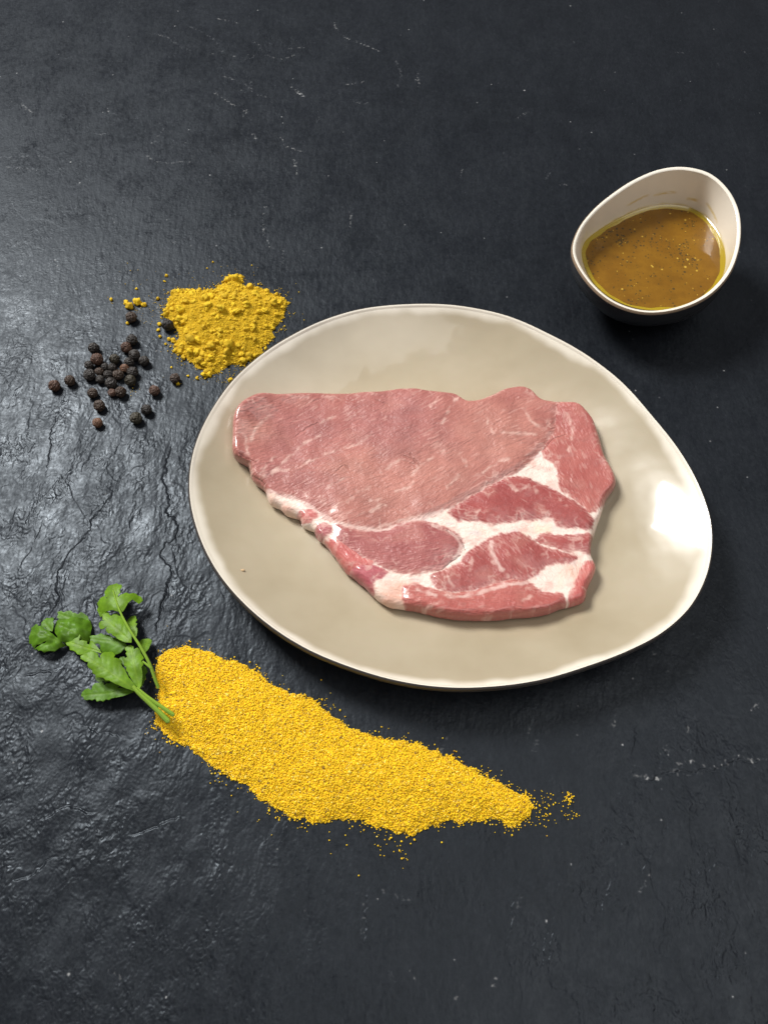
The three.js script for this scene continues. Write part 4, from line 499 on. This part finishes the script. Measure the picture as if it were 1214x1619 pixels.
// ---------------------------------------------------------------- parsley
{
  const sprig = group('parsley_sprig', 'fresh green parsley sprig lying against the end of the granule heap', 'herb');
  const tess = new TessellateModifier(0.9, 9), r = rng(4);
  const leafMat = (c) => new THREE.MeshPhysicalMaterial({ color: new THREE.Color().setRGB(...c), vertexColors: true, roughness: 0.48, specularIntensity: 0.45 });
  const M1 = leafMat([0.105, 0.21, 0.008]), M2 = leafMat([0.072, 0.165, 0.008]), M3 = M2;
  // [outline, base, tip, height mm at base, at tip, curl across mm, material, dome mm]
  const leaf = (raw, base, tip, hb, ht, curl, mat, dome = 0, teeth = 1) => {
    const pts = [], n = raw.length;
    for (let i = 0; i < n; i++) {                            // small teeth along the margin
      const a = raw[i], b = raw[(i + 1) % n], L = Math.hypot(b[0] - a[0], b[1] - a[1]), k = Math.max(1, Math.round(L / 1.5));
      for (let q = 0; q < k; q++) { const t = q / k, nx = (b[1] - a[1]) / (L || 1), nz = -(b[0] - a[0]) / (L || 1), bul = Math.sin(t * Math.PI) * 0.03 * L + (q ? ((q % 2 ? 0.5 : -0.4) + (r() - 0.5) * 0.5) * 0.9 * teeth * sst(0.25, 0.5, ((mix(a[0], b[0], t) - base[0]) * (tip[0] - base[0]) + (mix(a[1], b[1], t) - base[1]) * (tip[1] - base[1])) / ((tip[0] - base[0]) ** 2 + (tip[1] - base[1]) ** 2)) : 0); pts.push(new THREE.Vector2(mix(a[0], b[0], t) - nx * -bul, mix(a[1], b[1], t) - nz * -bul)); }
    }
    const dx = tip[0] - base[0], dz = tip[1] - base[1], LL = Math.hypot(dx, dz), ux = dx / LL, uz = dz / LL;
    let g = new THREE.ShapeGeometry(new THREE.Shape(pts)); g.deleteAttribute('uv'); g.deleteAttribute('normal');
    g = mergeVertices(tess.modify(g), 1e-3);
    const p = g.attributes.position, nV = p.count, I = [...g.index.array], pos = [], colr = [];
    const cx = base[0] + dx / 2, cz = base[1] + dz / 2;
    for (let s = 0; s < 2; s++) for (let i = 0; i < nV; i++) {
      const x = p.getX(i), z = p.getY(i), t = ((x - base[0]) * ux + (z - base[1]) * uz) / LL, l = (x - base[0]) * -uz + (z - base[1]) * ux, al = Math.abs(l);
      const vv = (t * LL - al * 0.95) / 3.4, side = Math.abs(vv - Math.round(vv)), mid = Math.exp(-((al / 0.45) ** 2)), sv = Math.exp(-((side / 0.13) ** 2)) * sst(0, 1.2, al);
      let y = hb + (ht - hb) * t * 1 + curl * (al / 8) ** 2 + dome * (1 - Math.min(1.6, ((x - cx) ** 2 + (z - cz) ** 2) / (LL * LL * 0.22))) + 0.7 * noise(x / 8, z / 8 + hb) + (dome > 3 ? 1.1 : 0) * noise(x / 3.6, z / 3.6 + 3) + 0.1 * noise(x / 2.6 + hb, z / 2.6);
      y -= 0.22 * mid + 0.1 * sv; y = Math.max(y, slateY(x, z) + 0.5);
      pos.push(x * MM, (y - s * 0.2) * MM, z * MM);
      const c = 0.92 + 0.3 * noise(x / 5, z / 5) + 0.14 * noise(x / 1.3, z / 1.3), q = 0.5 * mid + 0.2 * sv; colr.push(c * mix(1, 1.7, q), c * mix(1, 1.4, q), c * mix(1, 2.2, q));
    }
    const tri = [], edges = new Map();
    for (let t = 0; t < I.length; t += 3) {
      let [a, b, c] = [I[t], I[t + 1], I[t + 2]]; const cr = (p.getX(b) - p.getX(a)) * (p.getY(c) - p.getY(a)) - (p.getY(b) - p.getY(a)) * (p.getX(c) - p.getX(a)); if (Math.abs(cr) < 1e-9) continue; if (cr > 0) [b, c] = [c, b];
      tri.push(a, b, c, a + nV, c + nV, b + nV);
      for (const [e, f] of [[a, b], [b, c], [c, a]]) { const k = Math.min(e, f) * nV + Math.max(e, f); edges.set(k, edges.has(k) ? null : [e, f]); }
    }
    for (const e of edges.values()) if (e) tri.push(e[0], e[0] + nV, e[1], e[1], e[0] + nV, e[1] + nV);
    const o = new THREE.BufferGeometry(); o.setAttribute('position', new THREE.Float32BufferAttribute(pos, 3)); o.setAttribute('color', new THREE.Float32BufferAttribute(colr, 3)); o.setIndex(tri); o.computeVertexNormals();
    return mesh('leaflet', o, mat, sprig);
  };
  leaf([[-160.6,63.5],[-164.6,62.3],[-168.3,62.4],[-171.3,64.5],[-173.1,61.6],[-173.9,57.8],[-173.6,55.3],[-171.5,53.9],[-169.4,55.3],[-165.8,58.9],[-168.7,55.4],[-170.9,52.6],[-170.7,49.3],[-169,47.5],[-167.1,47.3],[-163,48],[-163.2,51.2],[-163.1,55.6],[-160.9,53.5],[-157.2,52.5],[-153.2,53.5],[-152,55.6],[-153.3,57.9],[-156.3,56.2],[-157.9,58.6],[-159.5,62.9]], [-160.6,63.5], [-167,47.9], 11, 8, -1.5, M1, 1.5);
  leaf([[-153.1,79.1],[-155.9,79.1],[-159.4,77.4],[-163.6,74.2],[-166.5,72.7],[-166.4,70.4],[-169.6,71.5],[-170.9,68.3],[-167.9,67.6],[-170.5,64],[-168.4,62.1],[-165.4,64.7],[-164.4,63.1],[-160.4,64.7],[-156.8,69.5],[-153.6,75]], [-152.9,79.3], [-169.9,64.7], 12, 9, -2, M1, 1);
  leaf([[-152.4,75.2],[-155.3,72.1],[-158.6,66.5],[-157.9,63.9],[-155.9,62.6],[-154.4,64.3],[-154.1,67.1],[-152.4,70.5],[-152,74.4]], [-152.4,75.1], [-156.3,63.1], 9, 5, -1, M1, 0);
  leaf([[-148.1,83.8],[-149.9,80.6],[-151.8,75.8],[-149.5,74],[-146.1,74.8],[-146.1,78.3],[-147.3,81.8]], [-148.5,83], [-147.7,74.4], 7, 3.5, -1, M1, 0);
  leaf([[-156.7,78.6],[-159.2,82.2],[-163.1,83.2],[-168.5,81.4],[-170.9,77.1],[-174.5,77.1],[-175.9,73.5],[-171.8,72.6],[-167.6,72.7],[-163.6,74.6],[-158,77.2]], [-156.7,78.6], [-174.8,74.7], 7, 5, -2, M3, 0);
  leaf([[-147.1,100.9],[-150.2,97.7],[-153.2,93.2],[-156.6,86.4],[-154.7,85.5],[-155.9,83.6],[-155.4,82.7],[-156.8,80.8],[-153.7,79.6],[-152.2,81.8],[-150.6,80.8],[-147.8,84.7],[-146.7,92.3],[-146.3,99.2]], [-147.1,100.7], [-154,80.1], 10, 10, -2.5, M1, 1);
  leaf([[-147.6,102.2],[-151.7,101.3],[-156.2,99.8],[-160.9,97.6],[-165.4,96.1],[-169.2,94],[-170,92.2],[-172.1,90.2],[-171.8,88.9],[-174.6,87.7],[-176.3,85.5],[-173.1,84],[-169.5,83.7],[-166.4,87],[-166.4,83.8],[-164.2,83.1],[-161.5,83.3],[-160.7,86],[-158.6,86.3],[-155.9,90.7],[-152.3,95.9],[-148.7,99.6]], [-147.7,102], [-175.1,85.2], 10, 12, -2.5, M1, 1.5);
  leaf([[-167,83.6],[-170.8,82.6],[-178.1,83.5],[-182.2,81.1],[-186.8,76.7],[-183.9,76.2],[-184.9,72.9],[-182.5,73.9],[-180.6,72.3],[-179.9,76.2],[-177.6,76.2],[-174.2,78.7],[-174,76.5],[-170.1,80]], [-167,83.4], [-186.3,76.2], 10, 5, -1, M1, 0);
  leaf([[-185.8,76.4],[-190,76.3],[-192.7,71.9],[-194.9,67.1],[-195,64.5],[-192.4,63.7],[-188,63.5],[-182.7,63.5],[-179,62.7],[-177.1,65.9],[-176.5,69.1],[-176.6,73.3],[-177.7,75.7],[-180.1,74.7],[-183.2,76.4]], [-177.9,74.7], [-194.4,65.9], 3, 2.5, -0.6, M2, 4.6, 0.8);
  leaf([[-193.1,63.6],[-194.7,59.7],[-191.4,59.9],[-190,59.1],[-186.7,60.3],[-184.3,61.1],[-182.9,59.8],[-179.4,62],[-177.8,66],[-182.1,65.2],[-188.3,64.4]], [-178.9,66], [-194.4,60.3], 2, 1.6, 0, M3, 0);
  leaf([[-187.6,76.9],[-191,74.4],[-195.4,70.8],[-200.4,68],[-204.7,65.6],[-206.9,67.2],[-206.2,72.8],[-205.3,76.2],[-201.8,79.1],[-197.3,76.7],[-195.4,76.1],[-198,77.4],[-202.1,79.6],[-196.5,81.4],[-192,80.6],[-188.7,78.1]], [-187.6,76.9], [-206.4,70.4], 3, 2, -0.6, M2, 4.4, 0.7);
  leaf([[-200.8,67.2],[-200.1,64.2],[-195.8,63.1],[-194.3,66.8],[-194.2,70.8],[-196.4,70.4]], [-194.2,70.8], [-200.2,64.8], 5, 3, -1, M2, 0);
  leaf([[-149.5,101.3],[-152.9,102.7],[-160.4,104.2],[-167.5,105.4],[-168.6,103.9],[-172.7,104.5],[-176,102.2],[-174.4,99.2],[-171.1,99.8],[-170.7,97.7],[-166.7,95.7],[-165.3,97.7],[-161.5,96.3],[-157.5,98.6],[-161,99.8],[-156.7,99.2],[-151.8,100.5]], [-149.5,101.1], [-175.3,102], 8, 3, 0.5, M2, 0);
  leaf([[-157.5,97.3],[-163.7,95.4],[-169.6,95],[-171.1,92.3],[-167.2,91.6],[-160.9,93.9],[-156.1,96.5]], [-156.4,97.1], [-170.7,93.1], 4, 2.5, 0, M3, 0);
  leaf([[-147.7,98.8],[-150.6,93.9],[-148.4,87.7],[-146.6,89.3],[-146.7,95.4]], [-147.7,98.8], [-147.2,88.5], 5, 4, 0, M3, 0);
  leaf([[-155.3,89.6],[-159.5,86.5],[-159.9,83.4],[-158,83.4],[-156.1,86.5]], [-155.3,89.6], [-159.4,84.2], 5, 4, 0, M2, 0);
  const stemMat = new THREE.MeshPhysicalMaterial({ color: new THREE.Color().setRGB(0.22, 0.36, 0.04), roughness: 0.4, clearcoat: 0.2, clearcoatRoughness: 0.3 });
  const stem = (name, pts, r0, r1) => {
    const c = new THREE.CatmullRomCurve3(pts.map((p) => new THREE.Vector3(p[0] * MM, p[2] * MM, p[1] * MM))), n = 40, g = new THREE.TubeGeometry(c, n, MM, 10), p = g.attributes.position, v = new THREE.Vector3();
    for (let i = 0; i <= n; i++) { const q = c.getPointAt(i / n), rr = mix(r0, r1, i / n); for (let j = 0; j <= 10; j++) { const k = i * 11 + j; v.fromBufferAttribute(p, k).sub(q); const gro = 1 + 0.12 * Math.cos(j / 10 * Math.PI * 10); v.multiplyScalar(rr * gro).add(q); p.setXYZ(k, v.x, v.y, v.z); } }
    g.computeVertexNormals(); const st = mesh(name, g, stemMat, sprig);
    const cap = (q, rr) => { const m = mesh('cut_end', new THREE.SphereGeometry(rr * MM, 10, 8), stemMat, st); m.position.copy(q); m.scale.set(1, 0.9, 1); }; if (r1 > 0.8) cap(c.getPointAt(1), r1 * 0.98);
  };
  stem('stem', [[-149.7,100.2,11.6],[-146.8,103.2,11.2],[-142.4,106.9,10],[-137.6,110.9,8.6],[-132.8,115.2,7.4]], 0.8, 1.2);
  stem('stem', [[-148.2,100.6,10.6],[-143.4,104.3,10],[-137.9,107.9,9],[-133.7,110.5,8.2],[-130.8,112.3,7.4]], 0.65, 0.95);
  stem('stem', [[-166.3,51.7,9.7],[-160.9,63.1,12],[-154.3,73.4,13.6],[-148,82,13.4],[-143.3,89.6,11.5],[-140.5,96.4,8],[-139.2,99.3,6]], 0.35, 0.78);
  stem('stem', [[-147.1,87.8,10],[-145.3,89.2,11],[-142.5,91.4,11]], 0.4, 0.55);
}

renderer.render(scene, camera);
